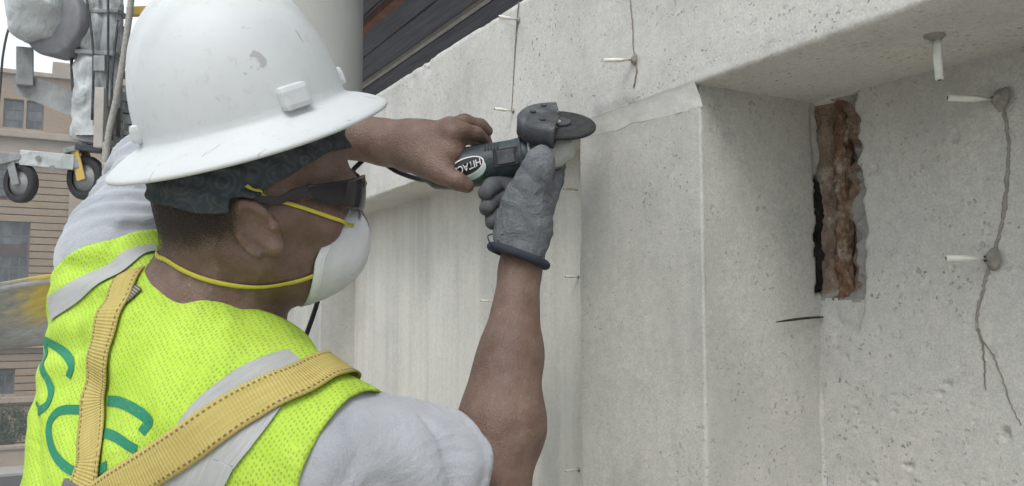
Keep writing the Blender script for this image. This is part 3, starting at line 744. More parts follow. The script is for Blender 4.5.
for u, wd, hh_, lab in ((6, 1.5, 2.2, 'small dark leafy shrub behind the low garden wall under the small window'),
                        (-60, 1.8, 2.4, 'rounded dark leafy shrub at the left end of the garden wall')):
    b = onY(u, 440, 45.6); b[2] = 0.13; bush(b, wd, onY(u, 404, 45.6)[2] - 0.13, lab)

# ---- scaffold deck the worker stands on
ZD = ZC - 1.49
m_plank = simple('scaffold_plank', (0.40, 0.33, 0.23), (0.56, 0.48, 0.36), 6, 0.85, bump=0.003)
m_galv = simple('galvanised_steel', (0.34, 0.35, 0.36), (0.5, 0.51, 0.52), 25, 0.5, 0.5, metal=0.6, bump=0.0006)
deck = thing('scaffold_platform', 'timber scaffold platform beside the concrete wall', 'scaffold')
for i in range(6): box('plank', (-0.95 + i * 0.24, -1.2, ZD - 0.045), (-0.95 + i * 0.24 + 0.232, 3.4, ZD - 0.004 * (i % 2)), m_plank, deck, 0.004)
for (x, y) in ((-0.98, -1.0), (0.52, -1.0), (-0.98, 3.2), (0.52, 3.2)):
    tube('post', [(x, y, 0.13), (x, y, ZD - 0.1)], 0.024, m_galv, deck, 12)
for y in (-1.0, 1.1, 3.2): tube('transom', [(-1.05, y, ZD - 0.07), (0.6, y, ZD - 0.07)], 0.024, m_galv, deck, 12)

# ================================================================== THE WORKER
# ---- materials
t = NT('skin', 0.5, 0.4); n1 = t.noise(14, 5, 0.6); n2 = t.noise(260, 3, 0.7); n3 = t.noise(38, 4, 0.7)
c = t.ramp(n1, [(0.3, (0.110, 0.064, 0.046)), (0.55, (0.160, 0.097, 0.072)), (0.75, (0.210, 0.133, 0.102))])
c = t.mix(t.bw(n3, 0.42, 0.8, 0, 0.40), c, (0.34, 0.27, 0.22))                     # concrete dust settled on the skin
c = t.mix(t.math('MULTIPLY', t.bw(n2, 0.62, 0.72), t.bw(n3, 0.42, 0.6, 0, 0.7)), c, (0.42, 0.34, 0.28))
c = t.mix(t.bw(t.noise(6, 3), 0.35, 0.7, 0.0, 0.30), c, (0.075, 0.036, 0.027))
t.rough(t.bw(n3, 0.3, 0.7, 0.42, 0.68))
t.color(c); t.bump(t.math('ADD', t.math('MULTIPLY', n2, 0.5), t.math('ADD', t.math('MULTIPLY', t.voro(420), 0.6), t.math('MULTIPLY', t.noise(70, 4, 0.65, dist=1.0), 0.35))), 0.0014, 0.7)
t.b.inputs['Subsurface Weight'].default_value = 0.08; t.b.inputs['Subsurface Radius'].default_value = (0.6, 0.25, 0.15); t.b.inputs['Subsurface Scale'].default_value = 0.006
m_skin = t.m

# ---- head axes: F face, U crown, R the man's right (towards the camera)
HF = unit(V(0.885, 0.035, 0.44)); HU = V(-0.17, 0.93, -0.30); HU = unit(HU - HF * (HU @ HF)); HR = np.cross(HF, HU)
if HR @ CF > 0: HR = -HR
HO = P(273, 224, 0.905) - 0.076 * HR
H = lambda f, r, u: HO + f * HF + r * HR + u * HU
HA = [HF, HR, HU]
# ---- joints
N0 = P(196, 318, 0.985)                         # base of the neck
TU = unit(V(0.30, 0.93, 0.17)); TFw = V(0.62, -0.05, 0.78); TFw = unit(TFw - TU * (TFw @ TU)); TR = np.cross(TFw, TU)
if TR @ CR < 0: TR = -TR
TA = [TFw, TR, TU]
T = lambda f, r, u: N0 + f * TFw + r * TR + u * TU
RS = P(306, 462, 0.90); RE = P(490, 506, 1.055); RW = P(520, 270, 1.155)
LS = P(126, 268, 1.075); LE = P(222, 112, 1.30); LW = P(388, 143, 1.275)
mid = lambda a, b, t: np.array(a) * (1 - t) + np.array(b) * t

body = Sdf()
# torso
body.ell(T(0.055, -0.008, -0.20), (0.115, 0.172, 0.20), TA, 0.05)
body.ell(T(0.045, 0.07, -0.13), (0.085, 0.085, 0.13), TA, 0.05)
body.ell(T(0.045, -0.08, -0.12), (0.085, 0.085, 0.13), TA, 0.05)
body.ell(T(0.06, -0.004, -0.44), (0.112, 0.156, 0.16), TA, 0.06)
HIP = T(0.04, 0, -0.56)
body.ell(HIP, (0.115, 0.165, 0.12), TA, 0.05)
# neck and trapezius
body.cone(H(-0.030, 0, -0.035), N0 + 0.01 * TFw, 0.060, 0.066, 0.03)
body.cone(H(-0.005, 0, -0.07), N0 + 0.05 * TFw - 0.02 * TU, 0.045, 0.05, 0.03)
body.cone(N0 - 0.012 * TU, mid(N0, RS, 0.75) + 0.004 * CU, 0.058, 0.046, 0.05)
body.cone(N0 - 0.012 * TU, mid(N0, LS, 0.75), 0.055, 0.055, 0.05)
# right arm
body.cone(RS, mid(RS, RE, 0.45), 0.066, 0.054, 0.04).cone(mid(RS, RE, 0.45), RE, 0.054, 0.043, 0.03)
fa = lambda t, s=0, e=0: mid(RE, RW, t) + s * CR + e * CF
body.cone(RE, fa(0.32, 0.003), 0.040, 0.0475, 0.03).cone(fa(0.32, 0.003), fa(0.62, 0.002), 0.0475, 0.038, 0.03).cone(fa(0.62, 0.002), RW, 0.038, 0.0255, 0.02)
body.cone(fa(0.10, -0.012), fa(0.5, -0.008), 0.034, 0.028, 0.03)
body.cone(RW, RW + (P(525, 240, 1.16) - RW), 0.0255, 0.028, 0.015)
# left arm
body.cone(LS, mid(LS, LE, 0.5), 0.066, 0.052, 0.04).cone(mid(LS, LE, 0.5), LE, 0.052, 0.042, 0.03)
body.cone(LE, mid(LE, LW, 0.3), 0.043, 0.046, 0.03).cone(mid(LE, LW, 0.3), LW, 0.046, 0.030, 0.02)
# left hand on the rear of the grinder: back of the hand to the camera, fingers over the top, thumb below
hp = lambda u, v, d: P(u, v, d)
body.cone(LW, hp(418, 145, 1.245), 0.030, 0.030, 0.02)
body.cone(hp(410, 138, 1.25), hp(452, 134, 1.215), 0.024, 0.019, 0.02)        # upper metacarpals
body.cone(hp(408, 148, 1.25), hp(450, 152, 1.205), 0.025, 0.020, 0.02)
body.cone(hp(410, 154, 1.245), hp(440, 168, 1.205), 0.022, 0.017, 0.02)
body.chain([hp(448, 128, 1.225), hp(464, 122, 1.235), hp(480, 126, 1.25), hp(487, 131, 1.255)], [0.0125, 0.0110, 0.0100, 0.0088], 0.010)
body.chain([hp(450, 130, 1.205), hp(463, 131, 1.205), hp(476, 134, 1.215), hp(483, 139, 1.225)], [0.0125, 0.0112, 0.0098, 0.0085], 0.010)
body.chain([hp(452, 140, 1.24), hp(470, 128, 1.265), hp(482, 132, 1.285), hp(488, 146, 1.292)], [0.0125, 0.0110, 0.0098, 0.0085], 0.010)
body.chain([hp(450, 150, 1.25), hp(466, 136, 1.275), hp(478, 142, 1.292), hp(483, 158, 1.296)], [0.0120, 0.0105, 0.0094, 0.0082], 0.010)
body.chain([hp(424, 162, 1.225), hp(443, 174, 1.195), hp(457, 181, 1.185), hp(467, 186, 1.188)], [0.0165, 0.0135, 0.0120, 0.0100], 0.014)
for (u, v, d) in ((450, 124, 1.212), (454, 133, 1.196)): body.ball(hp(u, v, d), 0.0085, 0.012)   # knuckles
# head
body.ell(H(-0.004, 0, 0.052), (0.100, 0.077, 0.088), HA, 0.02)
body.ell(H(-0.045, 0, 0.015), (0.058, 0.064, 0.068), HA, 0.03)
body.ell(H(0.036, 0, -0.020), (0.056, 0.058, 0.070), HA, 0.03)
for sgn in (-1, 1):
    body.cone(H(-0.004, sgn * 0.055, -0.040), H(0.048, sgn * 0.022, -0.077), 0.020, 0.019, 0.03)      # jaw
    body.cone(H(0.058, sgn * 0.050, -0.002), H(0.010, sgn * 0.066, 0.006), 0.020, 0.012, 0.025)        # cheekbone
    body.ell(H(0.083, sgn * 0.030, 0.038), (0.018, 0.028, 0.012), HA, 0.015)                            # brow
    body.ball(H(0.094, sgn * 0.033, 0.016), 0.016, 0.012, -1)
    body.ball(H(0.080, sgn * 0.032, 0.017), 0.0135, 0.003)
    body.ball(H(0.096, sgn * 0.013, -0.028), 0.0095, 0.010)                                             # nostril wing
body.cone(H(0.092, 0, 0.024), H(0.112, 0, -0.020), 0.010, 0.0135, 0.015)
body.ell(H(0.074, 0, -0.054), (0.016, 0.027, 0.009), HA, 0.008); body.ell(H(0.072, 0, -0.066), (0.016, 0.024, 0.009), HA, 0.008)
body.ball(H(0.050, 0, -0.080), 0.018, 0.02)
# ears: rim, bowl, lobe
for sgn in (-1, 1):
    ea = unit(HU * 0.88 - HF * 0.47); eb = unit(HF - ea * (HF @ ea)); en = np.cross(ea, eb); en = en if en @ (HR * sgn) > 0 else -en
    en = unit(en * 0.92 - eb * 0.4); eb = unit(eb - en * (eb @ en)); ec = H(-0.012, sgn * 0.078, -0.002)
    E = lambda a, b, n: ec + a * ea + b * eb + n * en
    body.ell(E(0, 0, 0.002), (0.029, 0.017, 0.0075), [ea, eb, en], 0.006)
    ring = [E(0.031 * math.sin(q), -0.004 - 0.017 * math.cos(q), 0.0075) for q in np.linspace(-0.9, 2.9, 12)]
    for i in range(11): body.cone(ring[i], ring[i + 1], 0.0042, 0.0042, 0.004)
    body.ball(E(-0.026, 0.004, 0.004), 0.0085, 0.008)
    body.ell(E(-0.001, 0.004, 0.011), (0.0145, 0.009, 0.0075), [ea, eb, en], 0.005, -1)
    body.ell(E(0.013, -0.003, 0.0105), (0.010, 0.006, 0.004), [ea, eb, en], 0.004, -1)
    body.ball(E(-0.003, 0.014, 0.007), 0.006, 0.004)

man = thing('person', 'person in a lime mesh vest and grey shirt grinding the concrete with raised arms', 'person')
allp = np.array([p[1] - p[2] for p in body.p]); allq = np.array([p[1] + p[2] for p in body.p])
BLO, BHI = allp.min(0) - 0.02, allq.max(0) + 0.02
skin_o, bvs, bfs = sdf_mesh('body', body, BLO, BHI, 0.0028, m_skin, man, it=2)

# ---- clothing: implicit shells round the body
def sstep(a, b, x): t = np.clip((x - a) / (b - a), 0, 1); return t * t * (3 - 2 * t)
tor = Sdf()                                       # torso with shoulders only
for p in body.p[:5]: tor.p.append(p)
tor.cone(N0 - 0.03 * TU, mid(N0, RS, 0.9), 0.058, 0.046, 0.05)
tor.cone(N0 - 0.03 * TU, mid(N0, LS, 0.9), 0.060, 0.058, 0.05)
tor.cone(T(0.02, 0.10, -0.10), RS, 0.08, 0.060, 0.05).cone(T(0.03, -0.10, -0.12), LS, 0.080, 0.058, 0.05)
tor.cone(RS, mid(RS, RE, 0.22) + 0.006 * CU, 0.054, 0.060, 0.04)
slv = Sdf(); slv.p = list(tor.p)
slv.cone(mid(RS, RE, 0.1), mid(RS, RE, 0.52) + 0.008 * CU, 0.062, 0.074, 0.04).cone(mid(RS, RE, 0.5), mid(RS, RE, 1.0) + 0.030 * CU, 0.074, 0.090, 0.03)
slv.cone(mid(LS, LE, 0.15), mid(LS, LE, 0.5), 0.068, 0.068, 0.05).cone(mid(LS, LE, 0.5), mid(LS, LE, 0.9), 0.070, 0.066, 0.03)
loc = lambda x: ((x - N0) @ TFw, (x - N0) @ TR, (x - N0) @ TU)
def along(x, a, b): ab = b - a; return (x - a) @ ab / (ab @ ab)
def folds_shirt(x):
    f, r, u = loc(x); tL = along(x, LS, LE); tR = along(x, RS, RE)
    w = 0.018 * fbm(x * np.array([9, 9, 6]), 3)
    dL = unit(np.cross(LE - LS, CF))
    # rings of creases round the raised left sleeve, long soft pleats on the right one
    left = sstep(-0.5, 0.1, tL) * (np.linalg.norm(x - LS, axis=1) < 0.4)
    a = np.sin((tL * 0.34 + 0.35 * ((x - LS) @ dL) + 0.03 * fbm(x * 14, 2)) * 250) * 0.0042 * left
    right = sstep(0.0, 0.3, tR) * (np.linalg.norm(x - RS, axis=1) < 0.45)
    b = np.sin(((x @ CU) * 0.55 + (x @ CR) * 0.65 + 0.06 * fbm(x * 8, 2)) * 80) * 0.0050 * right * (0.3 + 1.4 * vnoise(x * 9))
    axR = unit(RE - RS); q = np.stack([(x @ axR) * 7, (x @ CU) * 17, (x @ CF) * 17], -1)
    w = w - 0.0075 * np.clip(0.10 - np.abs(fbm(q, 2)), 0, 1) / 0.10
    w = w - 0.0022 * np.exp(-((tR - 0.61) / 0.014) ** 2)
    return w * (0.25 + 0.75 * np.maximum(left, right)) + a * sstep(-0.12, 0.12, tL) + b * sstep(0.05, 0.3, tR)
shirt_f = lambda x: slv(x) - 0.009 - folds_shirt(x)
cuffR = 0.66; 
def keep_shirt(c):
    tR = along(c, RS, RE); tL = along(c, LS, LE); f, r, u = loc(c)
    dR = np.linalg.norm(c - mid(RS, RE, 0.8), axis=1); dL = np.linalg.norm(c - mid(LS, LE, 0.8), axis=1)
    nk = np.linalg.norm(c - (N0 + 0.05 * TFw + 0.02 * TU), axis=1)
    return ~((tR > 0.66) & (dR < 0.2)) & ~((tL > 0.70) & (dL < 0.22)) & (u > -0.62) & (nk > 0.085)
t = NT('grey_cotton', 0.9, 0.15); n1 = t.noise(9, 4); n2 = t.noise(600, 2)
t.color(t.mix(0.25, t.ramp(n1, [(0.3, (0.35, 0.365, 0.39)), (0.7, (0.44, 0.455, 0.48))]), t.ramp(n2, [(0.3, (0.3, 0.3, 0.32)), (0.7, (0.65, 0.65, 0.68))]), 'OVERLAY'))
pb = t.bump(t.noise(11, 3, 0.55, dist=1.6), 0.012, 0.5); t.bump(t.math('ADD', n2, t.math('MULTIPLY', t.noise(45, 4), 1.5)), 0.0012, 0.6, pb); t.b.inputs['Sheen Weight'].default_value = 0.3; m_shirt = t.m
shirt_o, svs, sfs = sdf_mesh('shirt', shirt_f, BLO - 0.05, BHI + 0.05, 0.0045, m_shirt, man, keep_shirt, 1, 0.002)

def folds_vest(x):
    f, r, u = loc(x)
    a = 0.010 * fbm(x * 6, 3) + 0.0022 * np.sin(((x - N0) @ unit(0.4 * TR + 0.9 * TU)) * 60 + 5 * fbm(x * 5, 2)) * sstep(-0.25, -0.42, u)
    nl = np.sin(((x - LS) @ unit(LE - LS) * 0.9 + (x - LS) @ TU * 0.5) * 120 + 6 * fbm(x * 6, 2)) * 0.0026 * sstep(0.26, 0.10, np.linalg.norm(x - LS, axis=1))
    q = np.stack([(x @ TR) * 9 + (x @ TU) * 5, (x @ TU) * 9, (x @ TFw) * 9], -1)
    return a + nl - 0.0045 * np.clip(0.08 - np.abs(fbm(q, 2)), 0, 1) / 0.08
vest_f = lambda x: tor(x) - 0.0185 - folds_vest(x)
def vest_keep(c):
    f, r, u = loc(c); nk = (c - (N0 + 0.062 * TFw + 0.03 * TU))
    neck = np.sqrt(((nk @ TFw) / 1.0) ** 2 + ((nk @ TR) / 0.92) ** 2 + (nk @ TU * 0.8) ** 2) > 0.112
    # arm holes: planes across each shoulder
    tR = (c - RS) @ unit(mid(RE, RS, 0.0) - RS) ; tL = (c - LS) @ unit(LE - LS)
    armR = ~(((c - RS) @ unit(0.80 * TR + 0.35 * unit(RE - RS)) > 0.036) & (u > -0.34))
    armL = ~(((c - P(108, 244, 1.0)) @ unit(V(-0.36, 0.92, 0.25)) > 0) & ((c - N0) @ TR < -0.035))
    return neck & armR & armL & (u > -0.60)
TC = T(0.05, 0, 0)
def vest_uv(v):
    q = v - TC; return np.stack([q @ TR + 0.55 * (q @ TFw), q @ TU + 0.25 * (q @ TFw)], -1)
t = NT('lime_mesh', 0.75, 0.2).uv()
hexm = t.n.new('ShaderNodeMapping'); hexm.inputs['Scale'].default_value = (1, 0.68, 1); hexm.inputs['Rotation'].default_value = (0, 0, 0.35); t.l.new(t.co, hexm.inputs[0])
dots = t.voro(255, 0.32, co=hexm.outputs[0], dim='2D')
n1 = t.noise(12, 4)
c = t.ramp(n1, [(0.3, (0.38, 0.58, 0.05)), (0.7, (0.48, 0.67, 0.085))])
hole = t.math('MULTIPLY', t.bw(dots, 0.32, 0.16), t.bw(t.noise(60, 3), 0.3, 0.55, 0.35, 1.0))
c = t.mix(t.math('MULTIPLY', hole, 0.62), c, (0.19, 0.25, 0.07))
t.color(c); pb = t.bump(t.noise(9, 3, 0.55, co=t.tc.outputs['Object'], dist=1.4), 0.018, 0.5); t.bump(t.math('SUBTRACT', t.math('MULTIPLY', t.noise(900, 2), 0.25), hole), 0.0005, 0.5, pb)
m_lime = t.m
vest_o, vvs, vfs = sdf_mesh('vest', vest_f, BLO - 0.05, BHI + 0.05, 0.0042, m_lime, man, vest_keep, 1, 0.0018, vest_uv)
BV = BVHTree.FromPolygons([Vector(v) for v in vvs], [tuple(f) for f in vfs])
BS = BVHTree.FromPolygons([Vector(v) for v in svs], [tuple(f) for f in sfs])
def hit(u, v, trees=(BV,)):
    d = Vector(unit(CF + (u - 512) / FPX * CR + (243 - v) / FPX * CU)); best = None
    for tr in trees:
        h = tr.ray_cast(Vector(C0), d)
        if h[0] is not None and (best is None or h[3] < best[3]): best = h
    return None if best is None else np.array(best[0])
def snap(p, trees):
    best = None
    for tr in trees:
        h = tr.find_nearest(Vector(p))
        if h[0] is not None and (best is None or h[3] < best[3] - 1e-6): best = h
    return np.array(best[0]), np.array(best[1])
def ribbon(name, path, width, mat, parent, lift=0.002, trees=(BV,), n=60, m=7, thick=0.0, soft=3, stiff=0.0, centre=None):
    """a band lying on the cloth; UV: u across 0..1, v metres along. widths may vary along it"""
    c = catmull(path, n); w = np.interp(np.linspace(0, 1, n), np.linspace(0, 1, np.size(width)), np.atleast_1d(width))
    cs = []; ns_ = []
    for p in c:
        q, nn = snap(p, trees); cs.append(q); ns_.append(nn)
    cs = np.array(cs); ns_ = np.array(ns_)
    for _ in range(soft):
        cs[1:-1] = 0.25 * cs[:-2] + 0.5 * cs[1:-1] + 0.25 * cs[2:]; ns_[1:-1] = 0.25 * ns_[:-2] + 0.5 * ns_[1:-1] + 0.25 * ns_[2:]
    vs, fs, uv = [], [], []; L = 0
    for i in range(n):
        if i: L += np.linalg.norm(cs[i] - cs[i - 1])
        tg = unit(cs[min(i + 1, n - 1)] - cs[max(i - 1, 0)]); nr = ns_[i]; nr = nr if nr @ (cs[i] - (centre if centre is not None else TC - 0.3 * TU)) > 0 else -nr
        sd_ = unit(np.cross(tg, nr)); nr = unit(np.cross(sd_, tg)); hs_ = []
        for j in range(m):
            a = (j / (m - 1) - 0.5) * w[i]; p = cs[i] + sd_ * a
            q, _ = snap(p, trees); hs_.append((q - p) @ nr)
        hs_ = np.array(hs_)
        for _ in range(1 + int(4 * stiff)): hs_[1:-1] = np.maximum(hs_[1:-1], 0.5 * (hs_[:-2] + hs_[2:]))
        for j in range(m):
            a = (j / (m - 1) - 0.5) * w[i]
            vs.append(cs[i] + sd_ * a + nr * (hs_[j] + lift)); uv.append((j / (m - 1), L))
    for i in range(n - 1):
        for j in range(m - 1): fs.append((i * m + j, i * m + j + 1, (i + 1) * m + j + 1, (i + 1) * m + j))
    o = mesh(name, vs, fs, mat, parent, True, uv)
    if thick:
        md = o.modifiers.new('thickness', 'SOLIDIFY'); md.thickness = thick; md.offset = 0
    return o

# ---- reflective tape, lettering on the vest
BB = BVHTree.FromPolygons([Vector(v) for v in bvs], [tuple(f) for f in bfs])
hp3 = lambda pts, trees=(BV,): [h for h in (hit(u, v, trees) for u, v in pts) if h is not None]
t = NT('reflective_tape', 0.45, 0.5).uv(); n1 = t.noise(30, 4); n2 = t.voro(900, 0.3, dim='2D')
t.color(t.ramp(n1, [(0.3, (0.36, 0.37, 0.36)), (0.7, (0.47, 0.48, 0.47))])); t.bump(n2, 0.0005, 0.5); m_tape = t.m
ribbon('reflective_tape', hp3([(300, 362), (264, 386), (234, 414), (206, 448), (190, 480)]) + [T(-0.05, 0.11, -0.33), T(-0.04, 0.12, -0.45), T(-0.05, 0.12, -0.58)], [0.035, 0.06, 0.070, 0.066, 0.06, 0.05, 0.05], m_tape, vest_o, 0.0036, n=70, m=13, stiff=1.0)
ribbon('reflective_tape', hp3([(157, 250), (124, 264), (94, 280), (66, 299), (52, 309)]), [0.022, 0.025, 0.027], m_tape, vest_o, 0.0030, n=50, m=9, soft=14, stiff=1.0)
t = NT('green_print', 0.6, 0.3).uv(); n1 = t.noise(60, 4)
dt = t.voro(300, 0.7, co=t.tc.outputs['Object']); wr = t.noise(140, 4, 0.7, co=t.tc.outputs['Object'])
t.color(t.mix(t.bw(wr, 0.62, 0.72, 0, 0.7), t.mix(t.bw(dt, 0.34, 0.22, 0, 0.5), t.ramp(n1, [(0.3, (0.012, 0.17, 0.09)), (0.7, (0.025, 0.25, 0.135))]), (0.02, 0.09, 0.05)), (0.33, 0.5, 0.07))); m_green = t.m
zz = lambda L: [(10 + x / 2.927, 320 + y / 2.927) for x, y in L]
for L, w in ((zz([(172, 168), (182, 130), (160, 95), (128, 72), (102, 62), (88, 85), (94, 130), (112, 175), (122, 215), (108, 250), (84, 270)]), 0.0095),
             (zz([(208, 262), (150, 264), (122, 290), (114, 320), (122, 370), (140, 405), (172, 435), (215, 452), (255, 448), (285, 425)]), 0.0095),
             (zz([(288, 236), (320, 240), (360, 258), (408, 292), (398, 312), (385, 330)]), 0.0105),
             (zz([(270, 326), (310, 342), (350, 368), (372, 380)]), 0.0095),
             (zz([(55, 170), (62, 205), (78, 240), (92, 262)]), 0.004)):
    ribbon('printed_letter', hp3(L), w, m_green, vest_o, 0.0010, n=70, m=5)
# seam binding at the collar edge
# ---- trousers and boots
m_denim = simple('navy_work_cloth', (0.035, 0.04, 0.06), (0.06, 0.068, 0.095), 14, 0.9, 0.1, bump=0.001, bscale=400)
m_boot = simple('boot_leather', (0.10, 0.06, 0.035), (0.16, 0.10, 0.06), 18, 0.6, 0.3, bump=0.002)
m_sole = simple('rubber', (0.02, 0.02, 0.02), (0.035, 0.035, 0.035), 30, 0.8, 0.2)
fwd2 = unit(TFw * np.array([1, 1, 0])); rt2 = unit(TR * np.array([1, 1, 0]))
tr = Sdf(); tr.ell(T(0.05, 0, -0.57), (0.135, 0.18, 0.10), TA, 0.05)
feet = []
for sgn in (-1, 1):
    ft = HIP * np.array([1, 1, 0]) + rt2 * sgn * 0.15 + fwd2 * (0.10 if sgn < 0 else -0.06) + np.array([0, 0, ZD])
    kn = mid(HIP, ft, 0.5) + rt2 * sgn * 0.05 + fwd2 * 0.05; kn[2] = ZD + 0.50
    hj = T(0.04, sgn * 0.085, -0.60); ank = ft + np.array([0, 0, 0.10])
    tr.cone(hj, kn, 0.098, 0.072, 0.05).cone(kn, ank, 0.070, 0.062, 0.04)
    feet.append((ft, sgn))
tl = np.array([p[1] - p[2] for p in tr.p]).min(0) - 0.03; th = np.array([p[1] + p[2] for p in tr.p]).max(0) + 0.03
sdf_mesh('trousers', lambda x: tr(x) - 0.014 * fbm(x * 8, 3), tl, th, 0.009, m_denim, man, lambda c: (c[:, 2] > ZD + 0.05) & ((c - N0) @ TU < -0.535), 1, 0.002)
for ft, sgn in feet:
    bt = Sdf(); toe = unit(fwd2 + 0.2 * sgn * rt2)
    bt.cone(ft + np.array([0, 0, 0.20]) - 0.02 * toe, ft + np.array([0, 0, 0.075]) - 0.02 * toe, 0.052, 0.05, 0.03)
    bt.cone(ft + np.array([0, 0, 0.062]) - 0.03 * toe, ft + np.array([0, 0, 0.060]) + 0.13 * toe, 0.044, 0.045, 0.04)
    b0, _, _ = sdf_mesh('boot', bt, ft - 0.2, ft + 0.3, 0.006, m_boot, man, None, 1)
    side = np.cross(toe, [0, 0, 1])
    obox('sole', ft + 0.05 * toe + np.array([0, 0, 0.0145]), [toe, side, [0, 0, 1]], (0.14, 0.046, 0.013), m_sole, b0, 0.008)

# ---- bandana, cropped hair, beard
hl = lambda x: ((x - HO) @ HF, (x - HO) @ HR, (x - HO) @ HU)
hB = BVHTree.FromPolygons([Vector(v) for v in bvs], [tuple(f) for f in bfs])
lows_ = []
for (u, v) in ((166, 204), (190, 211), (222, 213), (248, 197), (275, 183), (308, 162), (330, 150)):
    h = hit(u, v, (hB,)); 
    if h is not None: a = hl(h); lows_.append((a[0], a[2]))
lows_ = sorted(lows_); lf, lu = np.array([a for a, b in lows_]), np.array([b for a, b in lows_])
lowline = lambda f: np.interp(f, lf, lu)
hlo, hhi = HO - 0.2, HO + 0.2
def band_f(x):
    f, r, u = hl(x)
    return body(x) - 0.0055 - 0.0035 * fbm(x * 30, 3) - 0.0018 * np.sin((u + 0.3 * f) * 330 + 9 * fbm(x * 12, 2))
t = NT('bandana_print', 0.85, 0.15)
v1 = t.voro(34, 0.9); rings = t.math('SINE', t.math('MULTIPLY', v1, 34.0)); n1 = t.noise(60, 4)
c = t.mix(t.bw(rings, 0.35, 0.7), (0.054, 0.062, 0.07), (0.074, 0.085, 0.094))
c = t.mix(t.bw(n1, 0.45, 0.65, 0, 0.8), c, (0.03, 0.042, 0.045)); t.color(c); t.bump(n1, 0.001); m_band = t.m
band_o, nvs, nfs = sdf_mesh('bandana', band_f, hlo, hhi, 0.0028, m_band, man, lambda c: (lambda f, r, u: (u > lowline(f)) & (u < 0.13) & (np.abs(r) < 0.1) & (f < 0.11) & ~((np.abs(r) > 0.079) & (f > -0.045) & (f < 0.02) & (u < 0.03)))(*hl(c)), 1, 0.0015)
t = NT('cropped_hair', 0.8, 0.2); n1 = t.noise(900, 2, 0.6); t.color(t.ramp(n1, [(0.35, (0.014, 0.011, 0.010)), (0.7, (0.045, 0.034, 0.028))])); t.bump(n1, 0.001)
tr_ = t.n.new('ShaderNodeBsdfTransparent'); mx = t.n.new('ShaderNodeMixShader'); at = t.n.new('ShaderNodeAttribute'); at.attribute_name = 'hair_cover'
thr = t.math('GREATER_THAN', t.math('ADD', at.outputs['Fac'], t.math('MULTIPLY', t.math('SUBTRACT', t.noise(900, 1), 0.5), 2.2)), 0.5)
out = t.n['Material Output']; t.l.new(thr, mx.inputs[0]); t.l.new(tr_.outputs[0], mx.inputs[1]); t.l.new(t.b.outputs[0], mx.inputs[2]); t.l.new(mx.outputs[0], out.inputs[0]); m_hair = t.m
def hair(name, dens):
    o, v, f = sdf_mesh(name, lambda x: body(x) - 0.0030, hlo, hhi, 0.003, m_hair, man, lambda c: dens(*hl(c)) > 0.02, 1)
    a = o.data.attributes.new('hair_cover', 'FLOAT', 'POINT'); co = np.empty(len(o.data.vertices) * 3); o.data.vertices.foreach_get('co', co)
    a.data.foreach_set('value', dens(*hl(co.reshape(-1, 3))).astype(np.float32))
hair('hair', lambda f, r, u: 0.66 * sstep(-0.055, -0.005, u - 0.35 * (f + 0.08)) * sstep(-0.012, -0.055, f) * (u < 0.06) * sstep(0.10, 0.085, np.abs(r)) * ~((np.abs(r) > 0.066) & (f > -0.036) & (u < 0.04)))

# ---- hard hat with full brim
hat = thing('hard_hat', 'scuffed white full brim hard hat tipped back on the worker', 'hard hat')
KU = unit(V(-0.235, 0.93, -0.29)); KF = V(0.90, 0.24, 0.40); KF = unit(KF - KU * (KF @ KU)); KR = np.cross(KF, KU); KR = KR if KR @ CF < 0 else -KR
KC = P(244, 115, 0.962)
K = lambda f, r, u: KC + np.outer(f, KF) + np.outer(r, KR) + np.outer(u, KU)
t = NT('white_shell', 0.38, 0.5); n1 = t.noise(7, 5, 0.65); n2 = t.noise(70, 5, 0.75); scr = t.noise(30, 3, 0.6, co=t.scaled((1, 9, 1)))
c = t.ramp(n1, [(0.3, (0.52, 0.54, 0.545)), (0.7, (0.59, 0.61, 0.61))])
c = t.mix(t.bw(n2, 0.57, 0.74, 0, 0.42), c, (0.40, 0.36, 0.30)); c = t.mix(t.bw(scr, 0.66, 0.70, 0, 0.6), c, (0.26, 0.25, 0.23)); c = t.mix(t.bw(t.noise(24, 4, 0.7), 0.72, 0.78, 0, 0.2), c, (0.36, 0.32, 0.27))
t.color(c); t.rough(t.bw(n1, 0.2, 0.8, 0.42, 0.62)); t.bump(n2, 0.0004); m_hat = t.m
A_, B_, HH = 0.111, 0.101, 0.142
nphi = 160; prof_n = 44
phi = np.linspace(0, 2 * math.pi, nphi, endpoint=False); rows = []
for tt in np.linspace(0.0, 1.0, prof_n):
    rho = math.sin(tt * math.pi / 2); zz_ = HH * math.cos(tt * math.pi / 2) ** 0.86
    f = A_ * rho * np.cos(phi); r = B_ * rho * np.sin(phi)
    ridge_ = 0.0075 * np.exp(-(np.abs(r) / 0.012) ** 4) * sstep(1.0, 0.72, rho) + 0.0045 * np.exp(-((np.abs(r) - 0.042) / 0.009) ** 4) * sstep(0.93, 0.75, rho)
    rows.append(np.stack([f, r, np.full_like(f, zz_) + ridge_], -1))
